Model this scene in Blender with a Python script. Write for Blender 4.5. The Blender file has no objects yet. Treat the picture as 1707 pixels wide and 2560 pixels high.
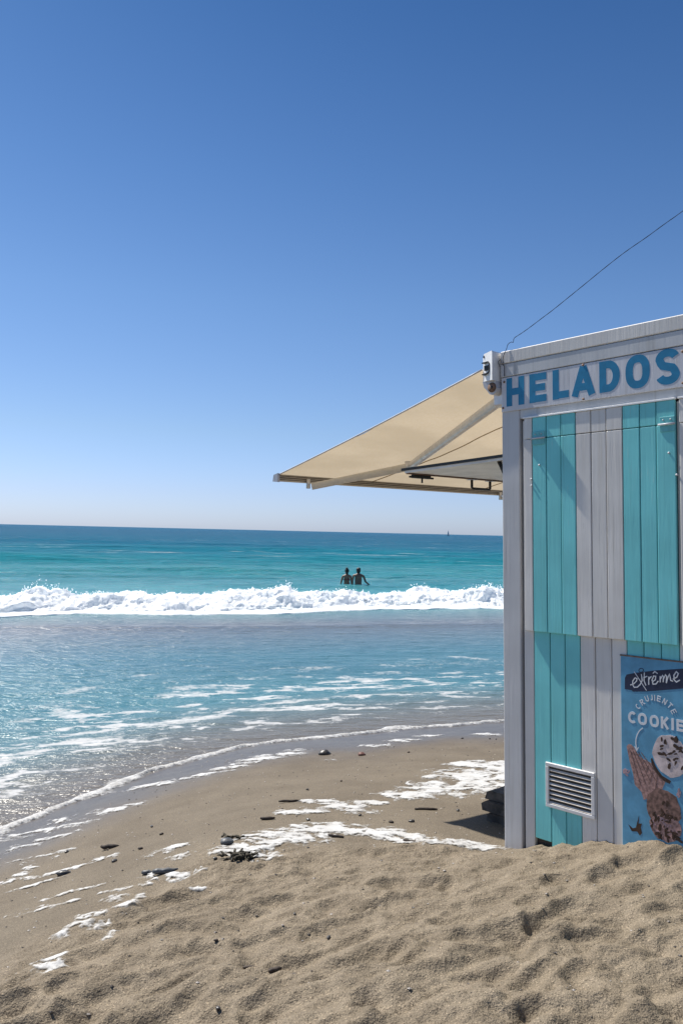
import bpy, math, random
import numpy as np
from mathutils import Matrix, Vector
random.seed(7); RNG = np.random.default_rng(7)
sc = bpy.context.scene
COL = sc.collection

# ------------------------------------------------------------------ camera
EYE = Vector((0, 0, 2.3))                       # metres above the still sea
cam = bpy.data.cameras.new('camera'); cam.sensor_fit = 'VERTICAL'; cam.sensor_height = 36; cam.sensor_width = 24
cam.lens = 28; cam.clip_start = .05; cam.clip_end = 60000
camo = bpy.data.objects.new('camera', cam); COL.objects.link(camo); sc.camera = camo
RIGHT = Vector((.999733, -.000577, .023087)); UP = Vector((-.023094, -.024979, .999421)); FWD = Vector((0, .999688, .024986))
camo.matrix_world = Matrix(((RIGHT.x, UP.x, -FWD.x, EYE.x), (RIGHT.y, UP.y, -FWD.y, EYE.y), (RIGHT.z, UP.z, -FWD.z, EYE.z), (0, 0, 0, 1)))

# ------------------------------------------------------------------ sky and sun
SUN_EL, SUN_AZ = math.radians(54), math.radians(-49.8)     # azimuth from +Y towards +X
w = bpy.data.worlds.new('World'); sc.world = w; w.use_nodes = True
nt = w.node_tree; nt.nodes.clear()
sky = nt.nodes.new('ShaderNodeTexSky'); sky.sky_type = 'NISHITA'; sky.sun_disc = False
sky.sun_elevation = SUN_EL; sky.sun_rotation = SUN_AZ; sky.altitude = 0; sky.air_density = 1.0; sky.dust_density = .4; sky.ozone_density = 3.0
bg = nt.nodes.new('ShaderNodeBackground'); bg.inputs[1].default_value = .085
wo = nt.nodes.new('ShaderNodeOutputWorld')
# deep Mediterranean summer blue: the same height-dependent tint all round the horizon
geo = nt.nodes.new('ShaderNodeTexCoord'); sep = nt.nodes.new('ShaderNodeSeparateXYZ'); nt.links.new(geo.outputs['Generated'], sep.inputs[0])
rp = nt.nodes.new('ShaderNodeValToRGB'); stops = [(0, (.70, .86, 1.38)), (.045, (.70, .80, 1.20)), (.12, (.70, .79, .99)), (.277, (.60, .76, .95)), (.41, (.45, .66, .88)), (.56, (.30, .53, .77)), (1, (.40, .62, .76))]
while len(rp.color_ramp.elements) < len(stops): rp.color_ramp.elements.new(.5)
for e, (p, c) in zip(rp.color_ramp.elements, stops): e.position = p; e.color = (*c, 1)
nt.links.new(sep.outputs['Z'], rp.inputs[0])
mlt = nt.nodes.new('ShaderNodeMix'); mlt.data_type = 'RGBA'; mlt.blend_type = 'MULTIPLY'; mlt.inputs[0].default_value = 1
nt.links.new(sky.outputs[0], mlt.inputs[6]); nt.links.new(rp.outputs[0], mlt.inputs[7])
nt.links.new(mlt.outputs[2], bg.inputs[0]); nt.links.new(bg.outputs[0], wo.inputs[0])
sl = bpy.data.lights.new('sun', 'SUN'); sl.energy = 5.0; sl.angle = math.radians(.53); sl.color = (1, .95, .87)
so = bpy.data.objects.new('sun', sl); COL.objects.link(so)
sd = Vector((math.cos(SUN_EL)*math.sin(SUN_AZ), math.cos(SUN_EL)*math.cos(SUN_AZ), math.sin(SUN_EL)))
so.rotation_euler = sd.to_track_quat('Z', 'Y').to_euler(); so.location = (-20, 15, 40)
sc.view_settings.view_transform = 'Standard'; sc.view_settings.look = 'None'; sc.view_settings.exposure = .45; sc.view_settings.gamma = 1

# ------------------------------------------------------------------ helpers
def tag(o, label=None, cat=None, group=None, kind=None):
    if label: o['label'] = label
    if cat: o['category'] = cat
    if group: o['group'] = group
    if kind: o['kind'] = kind
    return o
def link(o, parent=None):
    COL.objects.link(o)
    if parent is not None: o.parent = parent
    return o
def empty(name, mat=None, parent=None):
    o = bpy.data.objects.new(name, None); o.empty_display_size = .1; link(o, parent)
    if mat is not None: o.matrix_world = mat
    return o
def np_mesh(name, V, F, smooth=True):
    """V (n,3), F (m,k) arrays -> mesh"""
    me = bpy.data.meshes.new(name); V = np.asarray(V, np.float32); F = np.asarray(F, np.int32); k = F.shape[1]
    me.vertices.add(len(V)); me.vertices.foreach_set('co', V.ravel())
    me.loops.add(F.size); me.loops.foreach_set('vertex_index', F.ravel())
    me.polygons.add(len(F)); me.polygons.foreach_set('loop_start', np.arange(0, F.size, k, dtype=np.int32))
    me.polygons.foreach_set('use_smooth', np.full(len(F), smooth)); me.update(calc_edges=True)
    return me
def attr(me, name, val):
    a = me.attributes.new(name, 'FLOAT', 'POINT'); a.data.foreach_set('value', np.asarray(val, np.float32).ravel())
def grid_faces(nr, nc):
    i = np.arange(nr*nc).reshape(nr, nc)
    return np.stack([i[:-1, :-1], i[:-1, 1:], i[1:, 1:], i[1:, :-1]], -1).reshape(-1, 4)
class MB:
    def __init__(s): s.v = []; s.f = []
    def add(s, V, F):
        n = len(s.v); s.v += [tuple(p) for p in V]; s.f += [tuple(i+n for i in f) for f in F]; return s
    def box(s, a, b, c=.002):
        """chamfered box between corners a and b"""
        a = np.minimum(a, b).astype(float), np.maximum(a, b).astype(float); lo, hi = a
        c = min(c, *((hi-lo)*.45)); V = []; idx = {}
        for sx in (0, 1):
            for sy in (0, 1):
                for sz in (0, 1):
                    S = (sx, sy, sz); p = np.where(S, hi, lo); d = np.where(S, -c, c)
                    for ax in range(3):
                        q = p+d; q[ax] = p[ax]; idx[S, ax] = len(V); V.append(q)
        F = []
        for ax in range(3):
            o1, o2 = [(1, 2), (2, 0), (0, 1)][ax]
            for sd_ in (0, 1):
                def k(i, j):
                    S = [0, 0, 0]; S[ax] = sd_; S[o1] = i; S[o2] = j; return idx[tuple(S), ax]
                q = [k(0, 0), k(1, 0), k(1, 1), k(0, 1)]; F.append(q if sd_ else q[::-1])
        for ax in range(3):                      # edges running along ax
            o1, o2 = [(1, 2), (2, 0), (0, 1)][ax]
            for i in (0, 1):
                for j in (0, 1):
                    def k(e, fa):
                        S = [0, 0, 0]; S[ax] = e; S[o1] = i; S[o2] = j; return idx[tuple(S), fa]
                    q = [k(0, o1), k(1, o1), k(1, o2), k(0, o2)]; F.append(q if (i+j) % 2 else q[::-1])
        for S in [(x, y, z) for x in (0, 1) for y in (0, 1) for z in (0, 1)]:
            q = [idx[S, 0], idx[S, 1], idx[S, 2]]; F.append(q if sum(S) % 2 else q[::-1])
        return s.add(V, F)
    def tube(s, pts, r, n=8, cap=True):
        pts = [Vector(p) for p in pts]; rs = r if isinstance(r, (list, tuple)) else [r]*len(pts); V = []; F = []; prev = None
        for i, p in enumerate(pts):
            t = (pts[min(i+1, len(pts)-1)]-pts[max(i-1, 0)]).normalized()
            if prev is None: nrm = t.orthogonal().normalized()
            else: nrm = (prev-t*prev.dot(t)).normalized()
            prev = nrm; bn = t.cross(nrm)
            for k in range(n):
                a = 2*math.pi*k/n; V.append(p+(nrm*math.cos(a)+bn*math.sin(a))*rs[i])
        for i in range(len(pts)-1):
            for k in range(n): F.append((i*n+k, i*n+(k+1) % n, (i+1)*n+(k+1) % n, (i+1)*n+k))
        if cap: F.append(tuple(range(n))[::-1]); F.append(tuple((len(pts)-1)*n+k for k in range(n)))
        return s.add(V, F)
    def prism(s, poly, ax, a, b):
        """extrude a 2D polygon (list of pairs) along axis ax (0,1,2) from a to b"""
        n = len(poly)
        def P(p, h): q = list(p); q.insert(ax, h); return q
        V = [P(p, a) for p in poly]+[P(p, b) for p in poly]
        F = [tuple(range(n)), tuple(range(n, 2*n))[::-1]]+[(i, n+i, n+(i+1) % n, (i+1) % n) for i in range(n)]
        return s.add(V, F)
    def mesh(s, name, smooth=False):
        me = bpy.data.meshes.new(name); me.from_pydata(s.v, [], s.f); me.validate()
        import bmesh
        bm = bmesh.new(); bm.from_mesh(me); bmesh.ops.recalc_face_normals(bm, faces=bm.faces); bm.to_mesh(me); bm.free()
        if smooth:
            for p in me.polygons: p.use_smooth = True
        return me
    def build(s, name, mat, parent=None, smooth=False, loc=None):
        me = s.mesh(name, smooth); me.materials.append(mat); o = bpy.data.objects.new(name, me); link(o, parent)
        if loc is not None: o.location = loc
        return o
def obj(name, me, mat, parent=None, loc=None):
    if mat and not me.materials: me.materials.append(mat)
    o = bpy.data.objects.new(name, me); link(o, parent)
    if loc is not None: o.location = loc
    return o

# noise ------------------------------------------------------------
def _hash(i, j, seed):
    h = (i.astype(np.int64)*374761393+j.astype(np.int64)*668265263+seed*144269504) & 0xffffffff
    h = ((h ^ (h >> 13))*1274126177) & 0xffffffff
    return ((h ^ (h >> 16)) & 0xffff)/65536.0
def perlin(x, y, seed=0):
    xi = np.floor(x); yi = np.floor(y); xf = x-xi; yf = y-yi; u = xf*xf*xf*(xf*(xf*6-15)+10); v = yf*yf*yf*(yf*(yf*6-15)+10)
    def g(a, b):
        t = _hash(xi+a, yi+b, seed)*2*np.pi; return np.cos(t)*(xf-a)+np.sin(t)*(yf-b)
    n0 = g(0, 0)*(1-u)+g(1, 0)*u; n1 = g(0, 1)*(1-u)+g(1, 1)*u
    return (n0*(1-v)+n1*v)*1.5
def fbm(x, y, oct=4, seed=0, gain=.5):
    s = 0; a = 1; 
    for k in range(oct): s = s+a*perlin(x*2**k+k*17.3, y*2**k-k*9.1, seed+k); a *= gain
    return s
def sst(a, b, x): t = np.clip((x-a)/(b-a), 0, 1); return t*t*(3-2*t)

# materials ----------------------------------------------------------
class NT:
    def __init__(s, name):
        s.m = bpy.data.materials.new(name); s.m.use_nodes = True; s.t = s.m.node_tree; s.b = s.t.nodes['Principled BSDF']; s.o = s.t.nodes['Material Output']
    def n(s, typ, **kw):
        nd = s.t.nodes.new('ShaderNode'+typ)
        for k, v in kw.items():
            if k.startswith('i_'):
                key = k[2:]; key = int(key) if key.isdigit() else key; s.set(nd.inputs[key], v)
            else: setattr(nd, k, v)
        return nd
    def set(s, inp, v):
        if hasattr(v, 'node'): s.t.links.new(v, inp)
        elif hasattr(v, 'outputs'): s.t.links.new(v.outputs[0], inp)
        else:
            if inp.type == 'RGBA' and len(v) == 3: v = (*v, 1)
            inp.default_value = v
    def bs(s, **kw):
        for k, v in kw.items(): s.set(s.b.inputs[k.replace('_', ' ')], v)
    def mix(s, f, a, b, mode='MIX'):
        nd = s.t.nodes.new('ShaderNodeMix'); nd.data_type = 'RGBA'; nd.blend_type = mode
        s.set(nd.inputs[0], f); s.set(nd.inputs[6], a); s.set(nd.inputs[7], b); return nd.outputs[2]
    def math(s, op, a, b=None, clamp=False):
        nd = s.t.nodes.new('ShaderNodeMath'); nd.operation = op; nd.use_clamp = clamp; s.set(nd.inputs[0], a)
        if b is not None: s.set(nd.inputs[1], b)
        return nd.outputs[0]
    def rng(s, v, a, b, c=0., d=1.):
        nd = s.t.nodes.new('ShaderNodeMapRange'); nd.interpolation_type = 'SMOOTHSTEP'
        for i, q in enumerate((v, a, b, c, d)): s.set(nd.inputs[i], q)
        return nd.outputs[0]
    def noise(s, vec, scale, detail=3., rough=.55, dist=0.):
        nd = s.t.nodes.new('ShaderNodeTexNoise'); s.set(nd.inputs['Vector'], vec); nd.inputs['Scale'].default_value = scale
        nd.inputs['Detail'].default_value = detail; nd.inputs['Roughness'].default_value = rough; nd.inputs['Distortion'].default_value = dist; return nd.outputs[0]
    def mapping(s, vec, scale=(1, 1, 1), rot=(0, 0, 0), loc=(0, 0, 0)):
        nd = s.t.nodes.new('ShaderNodeMapping'); s.set(nd.inputs[0], vec); nd.inputs['Scale'].default_value = scale; nd.inputs['Rotation'].default_value = rot; s.set(nd.inputs['Location'], loc); return nd.outputs[0]
    def objco(s, rand=True):
        tc = s.n('TexCoord').outputs['Object']
        if not rand: return tc
        oi = s.n('ObjectInfo').outputs['Random']; sc_ = s.n('VectorMath', operation='SCALE'); s.set(sc_.inputs[0], (37., 61., 83.)); s.set(sc_.inputs['Scale'], oi)
        ad = s.n('VectorMath', operation='ADD'); s.set(ad.inputs[0], tc); s.set(ad.inputs[1], sc_.outputs[0]); return ad.outputs[0]
    def pos(s): return s.n('NewGeometry').outputs['Position']
    def bump(s, h, strength, dist, nrm=None):
        nd = s.n('Bump'); s.set(nd.inputs['Height'], h); nd.inputs['Strength'].default_value = strength; nd.inputs['Distance'].default_value = dist
        if nrm is not None: s.set(nd.inputs['Normal'], nrm)
        return nd.outputs[0]
    def attr(s, name): return s.n('Attribute', attribute_name=name).outputs['Fac']
def m_plain(name, col, rough=.5, metal=0., var=.12, scale=30., spec=.5, bump=.0):
    t = NT(name); v = t.objco(); n = t.noise(v, scale, 4.)
    dark = tuple(c*(1-var) for c in col); lite = tuple(min(1, c*(1+var)) for c in col)
    t.bs(Base_Color=t.mix(t.rng(n, .3, .7), dark, lite), Roughness=rough, Metallic=metal); t.b.inputs['Specular IOR Level'].default_value = spec
    if bump: t.bs(Normal=t.bump(n, bump, .004))
    return t.m
def m_paint(name, col, worn=(.3, .27, .23), wear=.25, rough=.55):
    """painted timber: long grain along local Z, small chips and grime, slight change from board to board"""
    t = NT(name); v = t.objco()
    grain = t.noise(t.mapping(v, (55, 55, 2.2)), 1., 5., .6); big = t.noise(v, 3.2, 3.); fine = t.noise(t.mapping(v, (220, 220, 9)), 1., 3.)
    oi = t.n('ObjectInfo').outputs['Random']
    c = t.mix(t.rng(big, .3, .7), tuple(x*.9 for x in col), tuple(min(1, x*1.06) for x in col))
    c = t.mix(t.rng(oi, 0, 1, 0, .16), c, tuple(x*.72 for x in col))
    c = t.mix(t.rng(grain, .52, .75, 0, .22), c, tuple(x*.6+.02 for x in col))
    chips = t.math('MULTIPLY', t.rng(fine, .6, .72), t.rng(big, .5, .68)); chips = t.math('MULTIPLY', chips, wear)
    c = t.mix(chips, c, worn)
    stn = t.noise(t.mapping(v, (26, 26, .9)), 1., 4., .65)
    c = t.mix(t.rng(stn, .53, .76, 0, .65), c, t.mix(1., c, (.70, .67, .62), 'MULTIPLY')); c = t.mix(t.rng(stn, .42, .25, 0, .35), c, t.mix(1., c, (1.22, 1.2, 1.2), 'MULTIPLY'))
    h = t.math('ADD', grain, t.math('MULTIPLY', fine, .5))
    t.bs(Base_Color=c, Roughness=rough, Normal=t.bump(h, .35, .0025)); t.b.inputs['Specular IOR Level'].default_value = .35
    return t.m
M = {}
M['white'] = m_paint('white_painted_wood', (.75, .725, .68), wear=.6)
M['post'] = m_paint('weathered_white_post', (.60, .60, .60), wear=.5)
M['teal'] = m_paint('teal_painted_wood', (.21, .67, .68), worn=(.55, .66, .63), wear=.6)
M['backing'] = m_plain('dark_backing_wood', (.10, .075, .06), .8)
M['trim'] = m_paint('roof_trim_paint', (.60, .61, .61), wear=.5)
M['fascia'] = m_paint('fascia_paint', (.72, .70, .66), wear=.4)
M['sign'] = m_paint('sign_white', (.67, .675, .70), wear=.12)
M['blue'] = m_plain('sign_blue_paint', (.012, .20, .37), .45, var=.1, scale=25)
M['plastic'] = m_plain('white_plastic', (.88, .87, .85), .35, var=.05)
M['alu'] = m_plain('aluminium', (.62, .62, .63), .38, .7, var=.08)
M['alupaint'] = m_plain('grey_lacquer', (.55, .55, .57), .4, var=.06)
M['chrome'] = m_plain('bright_metal', (.8, .8, .8), .22, 1., var=.05)
M['dark'] = m_plain('black_metal', (.02, .02, .02), .45)
M['tealmetal'] = m_plain('teal_painted_metal', (.14, .46, .47), .35, .0, var=.15)
M['rust'] = m_plain('rusty_metal', (.20, .12, .08), .7, var=.4)
M['rail'] = m_plain('cream_rail', (.60, .53, .42), .4, var=.05)
M['hatch'] = m_plain('hatch_grey_paint', (.86, .85, .83), .5, var=.12, scale=6)
M['wire'] = m_plain('wire_insulation', (.03, .03, .04), .95, spec=.05)
M['timber'] = m_plain('shade_darkened_timber', (.09, .075, .06), .8, var=.45, scale=18, bump=.6)  # awning shade on the step is put into this dark timber colour
M['poster'] = m_plain('poster_blue', (.11, .33, .50), .4, var=.14, scale=14)
M['vent'] = m_plain('vent_enamel', (.70, .69, .68), .45, var=.07, scale=20)
M['slat'] = m_plain('vent_slat', (.62, .55, .47), .5, var=.2, scale=25)

# ------------------------------------------------------------------ beach form
# (x, y, z) of the smooth beach form
CTRL = [
 # berm edge
 (-1.02,2.5,.80),(-.95,2.8,.80),(-.8,3.19,.80),(-.55,3.82,.80),(-.14,3.95,.80),(.51,4.1,.79),(.83,3.9,.79),(-1.25,1.6,.82),(-1.6,0,.84),(-2.2,-4,.85),
 # along the kiosk front and the mound before it
 (.95,3.8,.84),(1.06,3.68,.91),(1.26,3.46,.985),(1.34,3.36,1.03),(1.44,3.27,1.035),(1.6,3.1,.99),(2.0,2.7,.96),(2.9,1.75,1.0),
 (1.1,2.7,.985),(.5,3.2,.90),(0,3.2,.87),(-.4,3.0,.85),(0.03,2.2,.95),(.95,2.17,1.0),(-.6,2.2,.85),(0,0,.88),(2,0,1.0),(5,-3,1.2),(0,-4,.9),
 # waterline
 (-2.33,5.62,.15),(-1.74,6.84,.15),(-1.07,7.82,.15),(-.41,8.24,.15),(1.11,8.97,.15),(1.94,9.32,.15),(3.5,9.8,.15),(7,10.8,.15),(12,12,.15),
 (-3.2,4.0,.15),(-4.2,1.8,.15),(-5.2,-1,.15),(-6,-5,.15),
 # mid beach
 (-1.4,4.4,.50),(-.7,5.6,.50),(0.3,6.2,.50),(1.3,6.4,.52),(-1.9,2.9,.5),(-2.6,1,.5),
 # behind / under the kiosk
 (1.6,4.7,.74),(2.8,4.2,.85),(4,4.5,.85),(4,3,1.0),(4,6,.62),(8,5,.85),(8,0,1.1),(2.6,6.4,.55),
 # under water
 (-4,8,-.4),(-2,11,-.38),(2,13,-.38),(8,15,-.45),(-7,3,-.55),(-9,-4,-.6),(-5,15,-.85),(0,20,-.9),(10,22,-1.0),(-12,10,-1.2),(-14,0,-1.2),(-12,24,-1.5),(14,30,-1.6),(0,32,-1.4),
]
CTRL=np.array(CTRL)
def _U(r2): return np.where(r2>1e-12, .5*r2*np.log(np.maximum(r2,1e-12)), 0)
def _fit(C,lam=.002):
    n=len(C); A=np.zeros((n+3,n+3)); d=C[:,None,:2]-C[None,:,:2]
    A[:n,:n]=_U((d**2).sum(2))+lam*np.eye(n); A[:n,n]=1; A[:n,n+1:]=C[:,:2]; A[n,:n]=1; A[n+1:,:n]=C[:,:2].T
    b=np.zeros(n+3); b[:n]=C[:,2]; return np.linalg.solve(A,b)
TPS=_fit(CTRL)
def base_z(x,y):
    x=np.asarray(x,float); y=np.asarray(y,float); n=len(CTRL)
    z=TPS[n]+TPS[n+1]*x+TPS[n+2]*y
    for i in range(n): z=z+TPS[i]*_U((x-CTRL[i,0])**2+(y-CTRL[i,1])**2)
    return z
BERM = np.array([(-2.6,-6),(-2.2,-4),(-1.6,0),(-1.6,1.6),(-1.42,2.5),(-1.22,2.9),(-.95,3.3),(-.6,3.78),(-.14,3.93),(.51,4.05),(.83,3.92),(1.6,4.6),(3,5.6),(6,6.6),(14,8.5)])
def berm_dist(x, y):
    """signed distance to the edge of the dry sand, positive towards the sea"""
    best = np.full(np.shape(x), 1e9); sg = np.ones(np.shape(x))
    for a, b in zip(BERM[:-1], BERM[1:]):
        d = b-a; L2 = d@d; t = np.clip(((x-a[0])*d[0]+(y-a[1])*d[1])/L2, 0, 1); px = x-a[0]-t*d[0]; py = y-a[1]-t*d[1]; r = np.hypot(px, py)
        s = np.sign(d[0]*(y-a[1])-d[1]*(x-a[0])); m = r < best-1e-9; best = np.where(m, r, best); sg = np.where(m, s, sg)
    return best*sg
DENTS = []
_r = random.Random(21)
for k in range(30):
    x, y = _r.uniform(-1.0, 2.2), _r.uniform(2.0, 3.3); s_ = _r.uniform(.5, 1.); DENTS.append((x, y, .20*s_, _r.uniform(.075, .12)*s_, _r.uniform(-.1, .6), .052*s_))
for k in range(380):
    x, y = _r.uniform(-2.6, 3.6), _r.uniform(.3, 4.2)
    DENTS.append((x, y, _r.uniform(.035, .10), _r.uniform(.02, .05), _r.uniform(-.3, 1.0), _r.uniform(.004, .016)))
for x, y, a, b, th, d in [(.42,2.42,.19,.09,-.1,.035),(.93,2.62,.17,.07,-.25,.03),(-.25,2.36,.16,.07,.5,.026),(1.0,2.3,.10,.07,.3,.035),(-.12,2.6,.15,.055,.35,.02),(.05,2.34,.12,.05,.3,.025),(1.2,2.8,.10,.05,.2,.025),(-.52,2.5,.14,.05,.7,.02)]:
    DENTS.append((x, y, a, b, th, d))
def sand_z(x, y):
    z = base_z(x, y); bd = berm_dist(x, y)+.08*fbm(x*1.7, y*1.7, 3, 5)
    dry = 1-sst(-.35, .12, bd)
    # wind-blown waves running obliquely, kicked hollows with soft rims
    ca, sa = math.cos(.55), math.sin(.55); u = x*ca+y*sa; v = -x*sa+y*ca
    wv = 1-np.abs(fbm(u*1.9+.35*fbm(x*3, y*3, 2, 40), v*4.2, 2, 11))
    fn_ = np.abs(fbm(u*4.2+.5*fbm(x*4, y*4, 2, 41), v*8.5, 3, 12, .55)); fg_ = np.abs(fbm(u*10, v*17, 2, 13))
    amp = 1+.55*sst(3.1, 2.4, y)
    dz = amp*.036*(wv-.72)+.012*fbm(x*2.6, y*2.6, 2, 3)-amp*.014*(fn_-.3)-.005*(fg_-.3)+.0035*fbm(x*26, y*26, 2, 8)
    dd_ = np.zeros_like(dz); wx = x+.05*fbm(x*5, y*5, 2, 31); wy = y+.05*fbm(x*5, y*5, 2, 32)
    for (cx, cy, a, b, th, d) in DENTS:
        dx = wx-cx; dy = wy-cy; m = (np.abs(dx) < 3*a) & (np.abs(dy) < 3*a)
        if not m.any(): continue
        c, s = math.cos(th), math.sin(th); p = (dx[m]*c+dy[m]*s)/a; q = (-dx[m]*s+dy[m]*c)/b; r = np.sqrt(p*p+q*q)
        # steep seaward wall, gentle landward ramp
        d = d*.62; dd_[m] += -d*(1-sst(.25, 1.15, r))*(1+.35*np.clip(q, -1, 1))+.32*d*np.exp(-((r-1.25)/.28)**2)
    dz = dz+np.where(dd_ < 0, -.026*np.tanh(-dd_/.026), dd_)
    wet = .010*fbm(x*.9, y*.9, 3, 77)+.0025*fbm(x*6, y*6, 2, 78)
    return z+dry*dz+(1-dry)*wet, dry
def axis(segs):
    out = []
    for a, b, st in segs: out.append(np.arange(a, b-1e-6, st))
    return np.concatenate(out+[[segs[-1][1]]])
gx = np.concatenate([-np.geomspace(60, 3.05, 26), axis([(-3, -1.8, .03), (-1.8, 2.1, .0095), (2.1, 4, .04)]), np.geomspace(4.1, 60, 26)])
gy = np.concatenate([-np.geomspace(40, 1, 16), axis([(-.9, 1.5, .05), (1.5, 4.3, .0095), (4.3, 10, .022), (10, 16, .1)]), np.geomspace(16.2, 40, 12)])
X, Y = np.meshgrid(gx, gy); Z, DRY = sand_z(X, Y)
far = sst(14, 40, np.hypot(X, Y)); Z = Z*(1-far)+far*np.where(Y-.35*X > 8, -2.5, np.clip(.15-(Y-.35*X-8)*.05, -2.5, 1.6))
me = np_mesh('sand', np.stack([X, Y, Z], -1).reshape(-1, 3), grid_faces(len(gy), len(gx)))
attr(me, 'dry', np.clip(DRY+.12*fbm(X*4, Y*4, 3, 91)*(DRY > .02), 0, 1)); attr(me, 'damp', sst(.52, .20, Z+.03*fbm(X*1.5, Y*1.5, 3, 60)))
t = NT('sand'); P = t.pos(); dry = t.attr('dry'); damp = t.attr('damp')
n1 = t.noise(P, 190, 2., .6); n2 = t.noise(P, 75, 3., .6); n3 = t.noise(P, 9, 4.); n4 = t.noise(P, 2.2, 3.)
cd = t.mix(t.rng(n3, .3, .7), (.180, .146, .104), (.240, .197, .143)); cw = t.mix(t.rng(n4, .3, .7), (.130, .106, .076), (.163, .135, .098))
cw = t.mix(damp, cw, (.090, .072, .054))
c = t.mix(dry, cw, cd)
c = t.mix(t.rng(n1, .57, .68, 0, .8), c, t.mix(1., c, (2.0, 1.95, 1.9), 'MULTIPLY')); c = t.mix(t.rng(n1, .43, .32, 0, .85), c, t.mix(1., c, (.34, .32, .31), 'MULTIPLY'))
c = t.mix(t.rng(n2, .62, .72, 0, .6), c, t.mix(1., c, (1.4, 1.38, 1.35), 'MULTIPLY')); c = t.mix(t.rng(n2, .38, .29, 0, .55), c, t.mix(1., c, (.55, .52, .5), 'MULTIPLY'))
hh = t.math('ADD', t.math('MULTIPLY', n1, .5), n2)
nb = t.n('Bump'); t.set(nb.inputs['Height'], hh); t.set(nb.inputs['Strength'], t.rng(dry, 0, 1, .2, .9)); nb.inputs['Distance'].default_value = .009
t.bs(Base_Color=c, Roughness=t.rng(damp, 0, 1, .8, .30), Normal=nb.outputs[0]); t.set(t.b.inputs['Specular IOR Level'], t.rng(damp, 0, 1, .2, .5))
tag(obj('sand', me, t.m), kind='structure')

# ------------------------------------------------------------------ sea
def shore_q(x, y): return y-.33*x              # runs from the shore out to sea
def breaker_y(x): return 24.6+.33*x+.9*np.sin(x*.21+1.1)*.5+.35*np.sin(x*.63)
def water_z(x, y):
    q = shore_q(x, y); tz = np.where((np.abs(x) < 40) & (y < 45), base_z(np.clip(x, -40, 40), np.clip(y, -40, 45)), -3.)
    tz = np.where(q > 16, -2., tz)
    z = .15*sst(-.5, .15, tz)*np.where(q > 14, 1-sst(14, 16, q), 1.)
    near = 1-sst(18, 26, q)
    z = z+near*(.012*fbm(x*1.1-.3*y, y*2.6, 3, 101)+.005*fbm(x*4, y*8, 2, 105))*sst(.16, -.05, tz)
    # lip of the returning wash, then the step up to the breaker
    z = z+.05*np.exp(-((y-(19.4+.22*x+.25*np.sin(x*.5)))/.35)**2)*sst(-14, -4, x+0*y)
    bq = y-breaker_y(x)
    z = z+.16*sst(-1.2, .9, bq)*np.exp(-np.clip(bq, 0, 99)/9)
    # swell lines behind
    off = sst(1.5, 8, bq)
    for (y0, am, wd, sl, sx, ph) in [(33.5,.12,2.2,.10,.11,.3),(41,.30,2.6,.05,.07,1.0),(52,.55,3.4,.06,.05,2.2),(66,.34,4.0,.02,.045,.4),(84,.50,5.0,.05,.03,4.0),(112,.45,6.,.0,.02,1.5),(150,.45,8.,.03,.012,2.),(205,.4,10.,0,.01,.2)]:
        dd = y-(y0+sl*x+1.3*np.sin(x*sx+ph)); am2 = am*(.55+.45*np.sin(x*sx*1.7+ph*2))
        z = z+off*am2*np.where(dd < 0, np.exp(-(dd/wd)**2), np.exp(-(dd/(wd*2.2))**2))
    z = z+off*.035*fbm(x*.5, y*.9, 3, 120)+off*sst(0, 60, y)*.05*fbm(x*.12, y*.3, 2, 130)
    return z, q, tz
tt = np.concatenate([-np.geomspace(2.4, .56, 40), np.linspace(-.55, .5, 480), np.geomspace(.51, 2.4, 40)])
yy = np.concatenate([np.linspace(-30, 1.5, 24), np.arange(1.6, 4.5, .1), np.arange(4.5, 20, .045), np.arange(20, 28, .08), np.geomspace(28, 240, 230), np.geomspace(245, 30000, 60)])
XX = tt[None, :]*(np.maximum(yy, 0)[:, None]+9); YY = np.repeat(yy[:, None], len(tt), 1)
WZ, Q, TZ = water_z(XX, YY)
near = YY < 26
# foam left on the surface: streaks along the shore, lacy close to it
ca, sa = math.cos(.27), math.sin(.27); U = XX*ca+YY*sa; V = -XX*sa+YY*ca
dsh = np.where(near, (.15-TZ)/.15, 99)          # about metres from the waterline
st = fbm(U*.42+1.5*fbm(U*.3, V*.3, 2, 9), V*2.1, 4, 201, .6); lace = 1-np.abs(fbm(U*1.3, V*3.2, 3, 210, .6))*2
zone = sst(.25, 1.0, dsh)*(1-sst(3.2, 5.5, dsh))
foam = zone*sst(.02, .75, .62*st+.6*(lace-.35)+.12)
band = np.exp(-((dsh-2.1-.5*fbm(U*.35, V*.2, 2, 4))/.22)**2)*sst(-.2, .35, fbm(U*.5, V*1.5, 3, 222))
band2 = np.exp(-((dsh-3.6-.6*fbm(U*.3, V*.2, 2, 14))/.16)**2)*sst(.05, .45, fbm(U*.6, V*1.5, 3, 232))
band3 = np.exp(-((dsh-4.7-.6*fbm(U*.3, V*.2, 2, 15))/.16)**2)*sst(.05, .5, fbm(U*.6, V*1.5, 3, 233))
foam = np.maximum(foam, np.maximum(band, np.maximum(band2*.8, band3*.7)))
bq = YY-breaker_y(XX)
foam = np.maximum(foam, sst(-1.9, -.5, bq+.9*fbm(XX*.45, YY*.6, 3, 240))*(1-sst(1.5, 2.2, bq)))
back = sst(2, 5, bq)*(YY < 260)
fs = fbm(XX*.18*30/np.maximum(YY, 30), YY*1.0*30/np.maximum(YY, 30)+0*XX, 4, 260, .6)

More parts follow.
